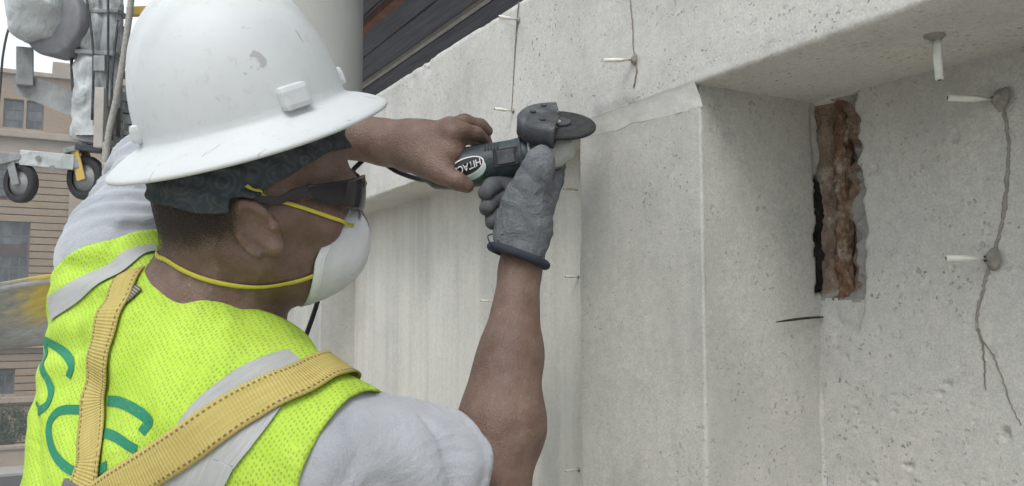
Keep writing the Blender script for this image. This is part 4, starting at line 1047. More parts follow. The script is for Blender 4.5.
for tt, dr, dz in ((1, 0.002, -0.0035), (2, 0.006, -0.006), (3, 0.014, -0.0095), (4, 0.022, -0.014), (5, 0.030, -0.0195), (6, 0.0345, -0.0235), (7, 0.0360, -0.0262), (8, 0.0350, -0.0285), (9, 0.0325, -0.0275), (10, 0.024, -0.021), (11, 0.006, -0.010), (12, -0.004, -0.006)):
    wd = 1.0 + 0.22 * np.abs(np.cos(phi)) ** 3 - 0.06 * np.abs(np.sin(phi)) ** 3
    nf, nr = np.cos(phi) / A_, np.sin(phi) / B_; L = np.sqrt(nf ** 2 + nr ** 2)
    rows.append(np.stack([A_ * np.cos(phi) + nf / L * dr * wd, B_ * np.sin(phi) + nr / L * dr * wd, np.full_like(phi, dz) - 0.004 * (np.abs(np.sin(phi)) ** 2) * min(dr / 0.03, 1)], -1))
G = np.array(rows); vs_ = K(G[..., 0].ravel(), G[..., 1].ravel(), G[..., 2].ravel())
ii = np.arange(len(vs_)).reshape(len(rows), nphi); i2 = np.roll(ii, -1, 1)
fs_ = np.stack([ii[:-1], i2[:-1], i2[1:], ii[1:]], -1).reshape(-1, 4)
mesh('shell', vs_, fs_, m_hat, hat, True)
BH = BVHTree.FromPolygons([Vector(v) for v in vs_], [tuple(f) for f in fs_])
def lug(ph, u0, hw, hd, hh_):
    c = K(np.array([A_ * math.cos(ph) * 0.955]), np.array([B_ * math.sin(ph) * 0.955]), np.array([u0]))[0]
    nr = unit(KF * math.cos(ph) / A_ + KR * math.sin(ph) / B_); sd_ = np.cross(KU, nr)
    obox('accessory_slot', c + nr * 0.004, [sd_, nr, unit(KU - 0.12 * nr)], (hw, hd, hh_), m_hat, hat, 0.0055)
h = hit(296, 104, (BH,)); q = h - KC; ph0 = math.atan2((q @ KR) / B_, (q @ KF) / A_)
lug(ph0, 0.012, 0.0165, 0.009, 0.0125); lug(-ph0, 0.012, 0.0165, 0.009, 0.0125)
lug(0.10, 0.014, 0.014, 0.006, 0.010); lug(math.pi - 0.1, 0.012, 0.014, 0.006, 0.010)
m_susp = simple('suspension_plastic', (0.05, 0.05, 0.055), (0.09, 0.09, 0.09), 20, 0.6)
ring_ = K(0.100 * np.cos(phi), 0.088 * np.sin(phi), np.full(nphi, 0.002)); 
mesh('headband', np.vstack([ring_, ring_ + 0.022 * KU]), [(i, (i + 1) % nphi, nphi + (i + 1) % nphi, nphi + i) for i in range(nphi)], m_susp, hat, True)

# ---- dark wraparound glasses
gls = thing('safety_glasses', 'dark wraparound safety glasses on the worker', 'glasses')
t = NT('smoked_lens', 0.12, 0.5); t.color((0.012, 0.012, 0.016)); m_lens = t.m
m_frameg = simple('black_frame', (0.012, 0.012, 0.014), (0.025, 0.025, 0.028), 30, 0.4, 0.5)
def lens(sgn):
    def f(u, v):
        ph = 0.10 + u * 1.42; hgt = 0.0215 * (1 - 0.72 * np.clip((u - 0.10) / 0.90, 0, 1) ** 1.3) * (0.80 + 0.2 * sstep(0, 0.25, u))
        z = 0.0215 + 0.013 * u + (v - 0.5) * 2 * hgt
        rr = 1 - 0.06 * (v - 0.5) ** 2
        return np.stack([HO + HF * a + HR * b + HU * c_ for a, b, c_ in zip(0.028 + 0.088 * rr * np.cos(ph), sgn * 0.082 * rr * np.sin(ph), z)])
    o = grid('lens', 24, 10, f, m_lens, gls); md = o.modifiers.new('thickness', 'SOLIDIFY'); md.thickness = 0.0028; md.offset = 0
    arm = [H(0.034, sgn * 0.0825, 0.034), H(0.018, sgn * 0.083, 0.032), H(0.005, sgn * 0.084, 0.026), H(-0.020, sgn * 0.083, 0.026), H(-0.042, sgn * 0.080, 0.010)]
    c = catmull(arm, 24); vs, fs = [], []
    for i, p in enumerate(c):
        hw = 0.0030 * (1 - i / 23) + 0.0024; vs += [p + HU * hw + HR * sgn * 0.0015, p - HU * hw + HR * sgn * 0.0015, p - HU * hw - HR * sgn * 0.0015, p + HU * hw - HR * sgn * 0.0015]
    for i in range(23):
        for j in range(4): fs.append((i * 4 + j, i * 4 + (j + 1) % 4, i * 4 + 4 + (j + 1) % 4, i * 4 + 4 + j))
    fs += [(0, 1, 2, 3), (92, 93, 94, 95)]
    mesh('temple', vs, fs, m_frameg, gls)
lens(1); lens(-1)
tube('bridge', catmull([H(0.1150, 0.008, 0.030), H(0.1175, 0, 0.031), H(0.1150, -0.008, 0.030)], 8), 0.004, m_frameg, gls, 8)

# ---- cup dust mask with two yellow straps
msk = thing('dust_mask', 'white cup dust mask with two yellow elastic straps', 'dust mask')
t = NT('mask_felt', 0.85, 0.2); n1 = t.noise(25, 4); t.color(t.ramp(n1, [(0.3, (0.60, 0.62, 0.64)), (0.7, (0.70, 0.72, 0.73))])); t.bump(t.noise(220, 4), 0.0012, 0.8); m_mask = t.m
def cup(u, v):
    th = u * 2 * math.pi; rho = v
    r = 0.0575 * np.sin(th) * rho; zz_ = -0.050 + 0.058 * np.cos(th) * rho
    edge = 0.050 + 0.046 * np.clip(np.cos(th), 0, 1) ** 1.5 - 0.004 * np.clip(-np.cos(th), 0, 1) ** 1.5
    f = edge + (0.122 - edge + 0.010 * np.cos(th) * rho) * (1 - rho ** 2.6) ** 0.8 + 0.0015 * fbm(np.stack([r, zz_, 0 * r], -1) * 60, 2)
    f = f - 0.003 * sstep(0.9, 1, rho)
    return HO + np.outer(f, HF) + np.outer(r * (1 + 0.05 * (rho > 0.96)), HR) + np.outer(zz_, HU)
mo = grid('cup', 80, 36, cup, m_mask, msk); md = mo.modifiers.new('thickness', 'SOLIDIFY'); md.thickness = 0.0022; md.offset = 0
eg = cup(np.linspace(0, 1, 61), np.full(61, 0.975)) + 0.0012 * HF
tube('edge_seal', eg, 0.0014, m_mask, msk, 6, cap=False)
ec_ = cup(np.linspace(0, 1, 61), np.full(61, 0.62)) + 0.0006 * HF
tube('embossed_line', ec_, 0.0010, m_mask, msk, 6, cap=False)
tube('nose_clip', cup(np.linspace(-0.09, 0.09, 15), np.full(15, 0.86)) + 0.0016 * HF, 0.0022, m_galv, msk, 6)
t = NT('yellow_elastic', 0.7, 0.2).uv(); n1 = t.noise(40, 3); t.color(t.ramp(n1, [(0.3, (0.62, 0.55, 0.06)), (0.7, (0.74, 0.66, 0.11))])); t.bump(t.noise(900, 2), 0.0006); m_el = t.m
BN = BVHTree.FromPolygons([Vector(v) for v in nvs], [tuple(f) for f in nfs])
me_ = mo.data; BM_ = BVHTree.FromPolygons([v.co.copy() for v in me_.vertices], [tuple(p.vertices) for p in me_.polygons])
hb = (BB, BN, BM_)
ribbon('strap', hp3([(352, 226), (340, 221), (320, 214), (302, 208), (286, 203), (272, 199), (264, 196), (254, 192), (246, 186)], hb), 0.0040, m_el, msk, 0.0022, hb, 50, 3, 0.0005, centre=HO)
ribbon('strap', hp3([(328, 266), (322, 270), (305, 278), (282, 283), (255, 286), (228, 284), (203, 278), (182, 269), (166, 259)], (BB,)) + [H(-0.09, -0.02, -0.055), H(-0.07, -0.055, -0.05)], 0.0048, m_el, msk, 0.0022, hb, 60, 3, 0.0005, centre=HO - 0.05 * HU)

# ---- fall harness
har = thing('safety_harness', 'yellow webbing safety harness crossed over the lime vest', 'harness')
t = NT('harness_webbing', 0.8, 0.2).uv(); s3 = t.sep(); u_, v_ = s3[0], s3[1]
rib = t.math('SINE', t.math('MULTIPLY', v_, 1900.0)); n1 = t.noise(18, 4); n2 = t.noise(300, 3)
c = t.ramp(n1, [(0.3, (0.42, 0.335, 0.095)), (0.7, (0.53, 0.43, 0.15))]); c = t.mix(t.bw(rib, -0.2, 1.0, 0, 0.14), c, (0.30, 0.24, 0.08))
c = t.mix(t.bw(n2, 0.5, 0.7, 0, 0.3), c, (0.45, 0.40, 0.25))
du = t.math('ABSOLUTE', t.math('SUBTRACT', u_, 0.5)); e1 = t.math('MULTIPLY', t.math('GREATER_THAN', du, 0.365), t.math('LESS_THAN', du, 0.425))
da = t.math('GREATER_THAN', t.math('SINE', t.math('MULTIPLY', v_, 1150.0)), -0.1)
c = t.mix(t.math('MULTIPLY', t.math('MULTIPLY', e1, da), 0.75), c, (0.10, 0.06, 0.035)); t.color(c); t.bump(rib, 0.0005, 0.6); m_web = t.m
vb = (BV,)
s1 = [T(0.155, -0.085, -0.25), T(0.150, -0.085, -0.12), T(0.125, -0.085, -0.02)] + hp3([(122, 288), (113, 310), (106, 335), (100, 365), (96, 400), (93, 440), (91, 478)]) + [T(-0.055, 0.03, -0.33), T(-0.05, 0.09, -0.45), T(-0.03, 0.12, -0.56)]
ee = hp3([(346, 366), (338, 367), (331, 368)]); e2 = ee[0]
s2 = [e2 + 0.17 * CF - 0.20 * CU, e2 + 0.16 * CF - 0.10 * CU, e2 + 0.10 * CF - 0.03 * CU, e2 + 0.04 * CF + 0.008 * CR] + ee + hp3([(316, 374), (304, 380), (290, 386), (255, 402), (220, 422), (190, 442), (160, 463), (130, 482)]) + [T(-0.06, -0.05, -0.30), T(-0.045, -0.10, -0.42), T(-0.03, -0.12, -0.55)]
ribbon('strap', s1, 0.0385, m_web, har, 0.0045, vb, 130, 9, 0.0018, stiff=1.0, soft=16)
ribbon('strap', s2, 0.0385, m_web, har, 0.0065, vb, 130, 9, 0.0018, stiff=1.0, soft=12)
dr = hit(88, 484); 
if dr is not None:
    n_ = unit(C0 - dr); a_, b_ = frame_for(n_)
    c_ = dr + n_ * 0.014 - TU * 0.02
    obox('pad', c_ - n_ * 0.002, [TR, TU, unit(np.cross(TR, TU))], (0.040, 0.014, 0.003), simple('grey_pad', (0.10, 0.10, 0.10), (0.17, 0.17, 0.165), 30, 0.7), har, 0.002)
    tube('d_ring', [c_ + n_ * 0.006 + 0.026 * (math.cos(q) * TR + math.sin(q) * TU) - TU * 0.05 for q in np.linspace(0, 2 * math.pi, 28)], 0.0045, m_galv, har, 10, cap=False)
# small care label on the strap by the collar
t = NT('woven_label', 0.8, 0.2).uv(); sv = t.sep(); st = t.math('SINE', t.math('MULTIPLY', sv[1], 2300.0))
t.color(t.mix(t.bw(st, -0.3, 0.3), (0.10, 0.09, 0.075), (0.30, 0.28, 0.24))); m_lab = t.m
ribbon('label_patch', hp3([(124, 304), (132, 297), (141, 289)]), 0.013, m_lab, vest_o, 0.0035, vb, 12, 4, 0.001)

# ---- work glove on the right hand
t = NT('glove_knit', 0.9, 0.15); n1 = t.noise(40, 5); n2 = t.noise(500, 2); t.color(t.mix(0.3, t.ramp(n1, [(0.3, (0.105, 0.115, 0.125)), (0.7, (0.18, 0.19, 0.20))]), t.ramp(n2, [(0.3, (0.2, 0.2, 0.2)), (0.7, (0.7, 0.7, 0.7))]), 'OVERLAY')); pb = t.bump(t.noise(26, 3, 0.55, dist=2.0), 0.010, 0.7); t.bump(t.math('ADD', n2, t.math('MULTIPLY', n1, 2.0)), 0.0015, 0.8, pb); m_glove = t.m
m_coat = simple('glove_coating', (0.055, 0.06, 0.066), (0.105, 0.11, 0.115), 45, 0.75, 0.25, bump=0.0015, bscale=200)
m_hem = simple('glove_hem', (0.02, 0.025, 0.035), (0.04, 0.045, 0.055), 40, 0.85)
gl = Sdf()
gl.cone(P(518, 258, 1.155), P(522, 232, 1.160), 0.0345, 0.0315, 0.02)
gl.cone(P(516, 226, 1.160), P(521, 196, 1.165), 0.0235, 0.0220, 0.025)
gl.cone(P(532, 228, 1.160), P(538, 196, 1.165), 0.0240, 0.0200, 0.025)
gl.cone(P(524, 205, 1.150), P(534, 178, 1.150), 0.0220, 0.0180, 0.02)
gl.chain([P(533, 182, 1.148), P(538, 168, 1.146), P(541, 158, 1.150)], [0.0185, 0.0168, 0.0172], 0.015)     # thumb laid on the gear head
gl.chain([P(545, 200, 1.172), P(553, 182, 1.195), P(556, 164, 1.225), P(548, 152, 1.245)], [0.0165, 0.0140, 0.0130, 0.0115], 0.012)
def glove_f(x):
    return gl(x) - 0.0026 * fbm(x * 45, 3) - 0.0007 * np.sin((x @ CU) * 260 + (x @ CR) * 140 + 22 * fbm(x * 22, 2)) * sstep(0.0, 0.06, np.linalg.norm(x - P(530, 225, 1.12), axis=1))
glo = np.minimum(P(470, 290, 1.1), P(600, 120, 1.3)) - 0.15; ghi = np.maximum(P(470, 290, 1.1), P(600, 120, 1.3)) + 0.15
gax = unit(RW - P(526, 225, 1.16))
gcut = P(518, 256, 1.155); gn = unit(V(-0.10, -1.0, -0.1) + 0.25 * V(-1, 0, 0))
glove, gvs, gfs = sdf_mesh('glove', glove_f, glo, ghi, 0.0026, m_glove, man, lambda c: (c - gcut) @ gn < 0.0, 1, 0.0022)
# dark hem ring following the cut
rim = np.array([v for v in gvs if abs((v - gcut) @ gn) < 0.004]); rc_ = rim.mean(0); a_ = unit(-CF + gn * (CF @ gn)); b_ = np.cross(gn, a_)
an = np.arctan2((rim - rc_) @ b_, (rim - rc_) @ a_); rr_ = np.linalg.norm(rim - rc_ - np.outer((rim - rc_) @ gn, gn), axis=1)
qs = np.linspace(-math.pi, math.pi, 41); o_ = np.argsort(an)
rq = np.interp(qs, an[o_], rr_[o_], period=2 * math.pi); rq = np.convolve(np.concatenate([rq[-9:-1], rq, rq[1:9]]), np.ones(17) / 17, 'valid')
tube('hem', [rc_ + gn * 0.001 + (rq[i] + 0.0035) * (math.cos(q) * a_ + math.sin(q) * b_) for i, q in enumerate(qs)], 0.0058, m_hem, glove, 10, cap=False)
tube('thread', catmull([P(497, 250, 1.13), P(490, 243, 1.128), P(488, 236, 1.13), P(493, 234, 1.132)], 14), 0.0009, m_hem, glove, 6)
for k, ch in enumerate(([(519, 196, 1.185), (506, 184, 1.205), (492, 187, 1.185), (486, 193, 1.165)],
                        [(516, 206, 1.180), (503, 199, 1.195), (491, 203, 1.178), (487, 208, 1.164)],
                        [(514, 216, 1.176), (504, 213, 1.188), (495, 217, 1.175), (493, 222, 1.166)],
                        [(528, 194, 1.195), (522, 178, 1.225), (512, 176, 1.235), (504, 180, 1.225)])):
    fg = Sdf(); fg.chain([P(*q) for q in ch], [0.0135, 0.0128, 0.0120, 0.0108], 0.010)
    pts_ = np.array([P(*q) for q in ch])
    sdf_mesh('finger', lambda x: fg(x) - 0.0018 * fbm(x * 60, 2), pts_.min(0) - 0.03, pts_.max(0) + 0.03, 0.0024, m_coat, glove, None, 1)

# ---- angle grinder
gr = thing('angle_grinder', 'dark green angle grinder with black guard held against the concrete', 'angle grinder')
g0, g1 = P(446, 171, 1.222), P(534, 157, 1.205); ga = unit(g1 - g0); gup = V(0.16, 0.97, -0.16); gup = unit(gup - ga * (gup @ ga)); gs_ = np.cross(ga, gup); gs_ = gs_ if gs_ @ CF < 0 else -gs_
t = NT('green_black_plastic', 0.42, 0.4); n1 = t.noise(30, 4); t.color(t.mix(t.bw(t.noise(160, 4), 0.55, 0.75, 0, 0.35), t.ramp(n1, [(0.3, (0.016, 0.028, 0.030)), (0.7, (0.030, 0.046, 0.048))]), (0.17, 0.17, 0.16))); t.bump(t.noise(300, 3), 0.0006); m_grn = t.m
m_swoosh = simple('green_plastic', (0.02, 0.10, 0.06), (0.04, 0.15, 0.09), 30, 0.45, 0.4)
m_silver = simple('cast_aluminium', (0.36, 0.37, 0.36), (0.50, 0.51, 0.49), 40, 0.45, 0.5, metal=0.35, bump=0.001)
m_guard = simple('guard_black', (0.030, 0.034, 0.040), (0.075, 0.08, 0.085), 60, 0.55, 0.4, bump=0.001)
t = NT('guard_black_dusty', 0.6, 0.35); n1 = t.noise(60, 5); t.color(t.mix(t.bw(t.noise(35, 5, 0.7), 0.5, 0.75, 0, 0.6), t.ramp(n1, [(0.3, (0.03, 0.034, 0.04)), (0.7, (0.065, 0.07, 0.075))]), (0.22, 0.22, 0.21))); t.bump(n1, 0.001); m_guard = t.m
m_disc = simple('abrasive_disc', (0.03, 0.03, 0.032), (0.06, 0.06, 0.06), 120, 0.9, 0.2, bump=0.002, bscale=400)
m_white = simple('white_print', (0.62, 0.64, 0.62), (0.7, 0.71, 0.7), 30, 0.5)
m_blackp = simple('black_print', (0.012, 0.013, 0.015), (0.02, 0.02, 0.022), 30, 0.5)
m_pale = simple('pale_green_print', (0.42, 0.52, 0.46), (0.55, 0.64, 0.58), 30, 0.5)
LB = np.linalg.norm(g1 - g0); RB = 0.0282
def rbody(s): return np.interp(s, [-0.03, -0.02, 0, 0.02, LB * 0.75, LB * 0.86, LB * 0.90, LB], [0.012, 0.022, 0.0262, RB, RB, RB * 1.04, RB * 1.08, RB * 1.08])
lathe('motor_housing', g0, ga, [(s, rbody(s)) for s in np.concatenate([[-0.0301], np.linspace(-0.03, LB, 30)])], m_grn, gr, 40)
for s in (LB * 0.88, LB * 0.985): lathe('collar', g0, ga, [(s - 0.002, RB * 1.06), (s - 0.002, RB * 1.11), (s + 0.002, RB * 1.11), (s + 0.002, RB * 1.06)], m_guard if s < LB * 0.9 else m_silver, gr, 40)
def on_body(s, ang, lift): return g0 + ga * s + (np.interp(s, [0, LB], [rbody(s), rbody(s)]) + lift) * (math.cos(ang) * gs_ + math.sin(ang) * gup)
def decal(name, s0, a0, rs, ra, tilt, mat, lift, parent, n=40, sq=2.0):
    vs, fs = [on_body(s0, a0 / RB, lift)], []
    for k in (0.33, 0.66, 1.0):
        for j in range(n):
            q = 2 * math.pi * j / n; x, y = rs * k * math.copysign(abs(math.cos(q)) ** (2 / sq), math.cos(q)), ra * k * math.copysign(abs(math.sin(q)) ** (2 / sq), math.sin(q))
            xr, yr = x * math.cos(tilt) - y * math.sin(tilt), x * math.sin(tilt) + y * math.cos(tilt)
            vs.append(on_body(s0 + xr, (a0 + yr) / RB, lift))
    for j in range(n): fs.append((0, 1 + j, 1 + (j + 1) % n))
    for r in range(2):
        for j in range(n): fs.append((1 + r * n + j, 1 + r * n + (j + 1) % n, 1 + (r + 1) * n + (j + 1) % n, 1 + (r + 1) * n + j))
    return mesh(name, vs, fs, mat, parent, True)
sx = lambda u: (u - 446) / (534 - 446) * LB
decal('swoosh', sx(466), -0.010, 0.030, 0.0165, 0.22, m_swoosh, 0.0005, gr)
decal('pale_crescent', sx(471), -0.0035, 0.0262, 0.0145, 0.22, m_pale, 0.0009, gr)
badge = decal('badge', sx(470), 0.0015, 0.0262, 0.0128, 0.22, m_white, 0.0013, gr)
decal('badge_field', sx(470), 0.0020, 0.0240, 0.0105, 0.22, m_blackp, 0.0017, badge)
fc = bpy.data.curves.new('lettering', 'FONT'); fc.body = 'HITACHI'; fc.size = 0.0125; fc.align_x = 'CENTER'; fc.align_y = 'CENTER'; fc.shear = 0.18; fc.offset = 0.00012
fo = bpy.data.objects.new('lettering_source', fc); COL.objects.link(fo); bpy.context.view_layer.update()
fm = bpy.data.meshes.new_from_object(fo.evaluated_get(bpy.context.evaluated_depsgraph_get())); bpy.data.objects.remove(fo)
for v in fm.vertices:
    x, y = -v.co.x * 0.92, -v.co.y                                                      # tool held upside down: lettering turned half round
    xr, yr = x * math.cos(0.22) - y * math.sin(0.22), x * math.sin(0.22) + y * math.cos(0.22)
    v.co = Vector(on_body(sx(470) + xr, (0.0020 + yr) / RB, 0.0021))
fm.materials.clear(); lo_ = link('lettering', fm, m_white, badge)
# side switch plate
c_ = on_body(LB * 0.72, 0.25, 0.0005); nr_ = math.cos(0.25) * gs_ + math.sin(0.25) * gup
obox('switch', c_, [ga, np.cross(nr_, ga), nr_], (0.012, 0.0095, 0.0025), m_guard, gr, 0.0015)
obox('switch_recess', on_body(LB * 0.72, 0.25, -0.0012), [ga, np.cross(nr_, ga), nr_], (0.017, 0.0125, 0.0020), m_blackp, gr, 0.001)
# gear head: cast block ending in the spindle flange
gh = Sdf(); Gp = lambda s, b, n: g1 + s * ga + b * gup + n * gs_
gh.cone(Gp(0.0, 0, 0), Gp(0.018, 0, 0), 0.0285, 0.0265, 0.01)
gh.cone(Gp(0.032, 0.010, 0), Gp(0.032, 0.020, 0), 0.0195, 0.0195, 0.006).cone(Gp(0.032, 0.020, 0), Gp(0.032, 0.028, 0), 0.019, 0.019, 0.003)
gh.cone(Gp(0.015, -0.006, 0.010), Gp(0.046, -0.002, 0.008), 0.014, 0.010, 0.006).cone(Gp(0.015, -0.006, -0.010), Gp(0.046, -0.002, -0.008), 0.014, 0.010, 0.006)
gh.cone(Gp(0.015, 0.009, 0.010), Gp(0.047, 0.010, 0.008), 0.013, 0.010, 0.006).cone(Gp(0.015, 0.009, -0.010), Gp(0.047, 0.010, -0.008), 0.013, 0.010, 0.006)
gh.ell(Gp(0.030, -0.033, 0), (0.05, 0.012, 0.05), [ga, gup, gs_], 0.006, -1)
ghc = Gp(0.02, 0, 0); sdf_mesh('gear_head', gh, ghc - 0.08, ghc + 0.08, 0.0019, m_silver, gr, None, 1)
for (s, n) in ((0.016, 0.021), (0.047, 0.012)): lathe('screw', Gp(s, 0.024, n), gup, [(0, 0.0035), (0.006, 0.0035), (0.006, 0)], m_guard, gr, 12, False)
# disc and guard
tiltax = unit(gup * 0.90 + gs_ * 0.32 + ga * 0.22)
dcx = Gp(0.040, 0.0370, 0.0); DR = 0.050
lathe('disc', dcx, tiltax, [(-0.003, 0.0), (-0.003, DR - 0.0015), (-0.0015, DR), (0.0015, DR), (0.003, DR - 0.0015), (0.003, 0.0)], m_disc, gr, 56, True, hint=ga)
lathe('flange_nut', dcx, tiltax, [(0.0031, 0.016), (0.006, 0.016), (0.007, 0.014), (0.007, 0.0)], m_guard, gr, 24, False)
fa_, fb_ = frame_for(tiltax, ga)
front_dir = unit(ga - tiltax * (ga @ tiltax)); a0 = math.atan2(front_dir @ fb_, front_dir @ fa_)
go = lathe('guard', dcx, tiltax, [(-0.012, 0.020), (-0.012, DR + 0.003), (-0.011, DR + 0.0055), (0.009, DR + 0.0055), (0.013, DR + 0.002), (0.0145, DR - 0.004), (0.0145, DR - 0.020), (0.0145, 0.004)], m_guard, gr, 48, True, hint=ga, arc=(a0 + R_(96), a0 + R_(264)))
md = go.modifiers.new('thickness', 'SOLIDIFY'); md.thickness = 0.0028; md.offset = 0
obox('guard_face', dcx - front_dir * 0.0065 + tiltax * 0.0015, [np.cross(tiltax, front_dir), tiltax, front_dir], (DR + 0.004, 0.0128, 0.0012), m_guard, gr, 0.001)
for q_ in (-0.9, 0.0, 0.9):
    d_ = math.cos(q_) * -front_dir + math.sin(q_) * np.cross(tiltax, front_dir); lathe('guard_bolt', dcx + d_ * 0.036 + tiltax * 0.0155, tiltax, [(0, 0.0042), (0.003, 0.0042), (0.003, 0)], m_guard, gr, 6, False)
for k in range(5): obox('vent_slot', on_body(LB * 0.50 + k * 0.0042, 0.95, 0.0002), [ga, np.cross(math.cos(0.95) * gs_ + math.sin(0.95) * gup, ga), math.cos(0.95) * gs_ + math.sin(0.95) * gup], (0.0011, 0.006, 0.0006), m_blackp, gr)
# power cord runs back along the forearm and drops behind the man
tag(tube('power_cord', catmull([g0 - ga * 0.026, P(424, 180, 1.27), P(398, 172, 1.31), P(374, 158, 1.315), P(360, 163, 1.30), P(345, 190, 1.30), P(318, 300, 1.30), P(280, 420, 1.30), P(262, 600, 1.32), P(262, 900, 1.34), np.array([*P(262, 900, 1.34)[:2], ZD + 0.006]) + 0.05 * CR], 90), 0.0036, m_blackp), 'black power cord hanging from the grinder behind the bare hand', 'cord')

# ================================================================== SUSPENDED STAGE GEAR BEHIND
SD = 3.5; px = SD / FPX
st_ = thing('swing_stage', 'suspended scaffold end frame wrapped in grey plastic with two castors', 'scaffold')
t = NT('plastic_wrap', 0.4, 0.45); n1 = t.noise(6, 3, 0.5, dist=1.5); n2 = t.noise(20, 3, 0.6, co=t.scaled((2.5, 2.5, 0.5)))
t.color(t.ramp(n1, [(0.3, (0.36, 0.38, 0.385)), (0.7, (0.52, 0.545, 0.55))])); t.rough(t.bw(n2, 0.3, 0.7, 0.25, 0.6)); t.bump(t.math('ADD', n1, t.math('MULTIPLY', n2, 0.4)), 0.022, 0.9); m_wrap = t.m
m_paintg = simple('worn_grey_paint', (0.20, 0.21, 0.215), (0.36, 0.37, 0.37), 18, 0.6, 0.4, metal=0.2, bump=0.001)
m_tyre = simple('castor_tyre', (0.025, 0.026, 0.028), (0.05, 0.05, 0.052), 30, 0.75)
m_yel = simple('yellow_paint', (0.50, 0.34, 0.08), (0.62, 0.44, 0.14), 14, 0.6, 0.3)
FA = [CR, CU, CF]
def castor(u, v, rpx, mat, hu, hv, tilt=0.0):
    c = P(u, v, SD); ax = unit(CF + 0.35 * CR)
    o = bpy.data.objects.new('castor', None); COL.objects.link(o); o.parent = st_
    R0 = rpx * px
    lathe('tyre', c, ax, [(-0.016, R0 * 0.66), (-0.020, R0 * 0.9), (-0.012, R0), (0.012, R0), (0.020, R0 * 0.9), (0.016, R0 * 0.66)], m_tyre, o, 36)
    lathe('wheel_hub', c, ax, [(-0.014, 0), (-0.015, R0 * 0.3), (-0.006, R0 * 0.36), (-0.008, R0 * 0.67), (0.008, R0 * 0.67), (0.015, R0 * 0.3), (0.015, 0)], m_paintg, o, 28)
    top = P(hu, hv, SD); axv = unit(top - c); sd_ = unit(np.cross(axv, ax))
    for s in (-1, 1): obox('fork', (c + top) / 2 + ax * s * 0.026, [sd_, axv, ax], (R0 * 0.24, np.linalg.norm(top - c) / 2 + R0 * 0.12, 0.003), mat, o, 0.002)
    obox('swivel_plate', top + axv * 0.012, [unit(np.cross(axv, CF)), axv, CF], (R0 * 0.55, 0.010, 0.036), m_paintg, o, 0.003)
castor(21, 183, 20, m_paintg, 16, 163); castor(86, 178, 22, m_yel, 80, 152)
def pbar(name, a, b, hh_, hd, mat, parent=st_, bev=0.004, dd=0.0):
    a, b = P(*a, SD + dd), P(*b, SD + dd); ax = unit(b - a); up_ = unit(CU - ax * (CU @ ax)); return obox(name, (a + b) / 2, [ax, up_, np.cross(ax, up_)], (np.linalg.norm(b - a) / 2, hh_, hd), mat, parent, bev)
pbar('base_arm', (-60, 152), (84, 164), 0.020, 0.03, m_paintg)
pbar('base_arm_cover', (24, 158), (78, 163), 0.030, 0.034, m_wrap)
tube('bolt', [P(52, 168, SD - 0.04), P(52, 168, SD + 0.04)], 0.012, m_paintg, st_, 6, False)
tube('bolt', [P(38, 158, SD - 0.045), P(38, 158, SD + 0.03)], 0.010, m_paintg, st_, 6, False)
# triangular side plate
pl_ = [P(u, v, SD + 0.02) for u, v in ((12, 76), (30, 76), (96, 98), (96, 122), (60, 112), (14, 93))]
bm = bmesh.new(); f = bm.faces.new([bm.verts.new(Vector(p)) for p in pl_]); ex = bmesh.ops.extrude_face_region(bm, geom=[f]); bmesh.ops.translate(bm, vec=Vector(CF * 0.03), verts=[v for v in ex['geom'] if isinstance(v, bmesh.types.BMVert)])
frombm('side_plate', bm, m_paintg, st_)
pbar('stub_post', (25, 48), (25, 86), 0.028, 0.03, m_paintg, dd=0.01)
# wrapped upright: sheet plastic bunched round the post
def wrapped(u0, u1, v0, v1, rp, seed, flare=0.0):
    def f(a, b):
        th = a * 2 * math.pi; v = v0 + b * (v1 - v0); w = np.stack([np.cos(th) * 1.3 + seed, np.sin(th) * 1.3, v * 0.028], -1)
        tie = 1 - 0.22 * np.exp(-((v - 55) / 7.0) ** 2) - 0.16 * np.exp(-((v + 12) / 6.0) ** 2)
        r = rp * px * (1 + flare * b) * tie * (1 + 0.7 * fbm(w * 1.2, 3) + 0.05 * np.sin(v * 0.21 + 2 * np.cos(th) + 14 * fbm(w, 2)) + 0.22 * np.abs(fbm(w * np.array([2.6, 2.6, 1.2]), 2)))
        c = np.stack([P(u0 + (u1 - u0) * bb, vv, SD) for bb, vv in zip(b, v)])
        return c + np.outer(r * np.cos(th), CR) + np.outer(r * np.sin(th), CF) 
    return f
grid('wrapped_upright', 48, 90, wrapped(93, 92, -80, 137, 13, 2.0, 0.35), m_wrap, st_)
grid('wrapped_upright', 40, 80, wrapped(113, 109, -80, 108, 10, 9.0, 0.1), m_wrap, st_)
pbar('tie_band', (82, 54), (122, 57), 0.008, 0.06, m_paintg, bev=0.003)
pbar('tie_band', (84, 15), (124, 14), 0.007, 0.055, m_paintg, bev=0.003)
pbar('inner_post', (102, 88), (100, 148), 0.018, 0.02, m_lighttrim, dd=-0.09)
pbar('foot_plate', (78, 136), (116, 142), 0.020, 0.05, m_paintg)
pbar('foot_plate', (82, 148), (116, 152), 0.012, 0.06, m_guard)
for (ua, ub) in ((84, 83), (122, 119)): tube('frame_tube', [P(ua, -90, SD + 0.06), P(ub, 150, SD + 0.06)], 0.017, m_galv, st_, 12)
for (v_, w_) in ((28, 0.016), (72, 0.014), (104, 0.018), (124, 0.014)): pbar('bracket', (80, v_), (126, v_ + 3), w_, 0.022, m_paintg, dd=0.07)
for k, (ua, va, ub, vb2) in enumerate(((84, -20, 92, 120), (108, -20, 106, 130), (118, 20, 112, 140))): tube('control_cable', catmull([P(ua, va, SD - 0.07), P((ua + ub) / 2 + 5 - 4 * k, (va + vb2) / 2, SD - 0.085), P(ub, vb2, SD - 0.07)], 20), 0.0048, m_guard, st_, 8)
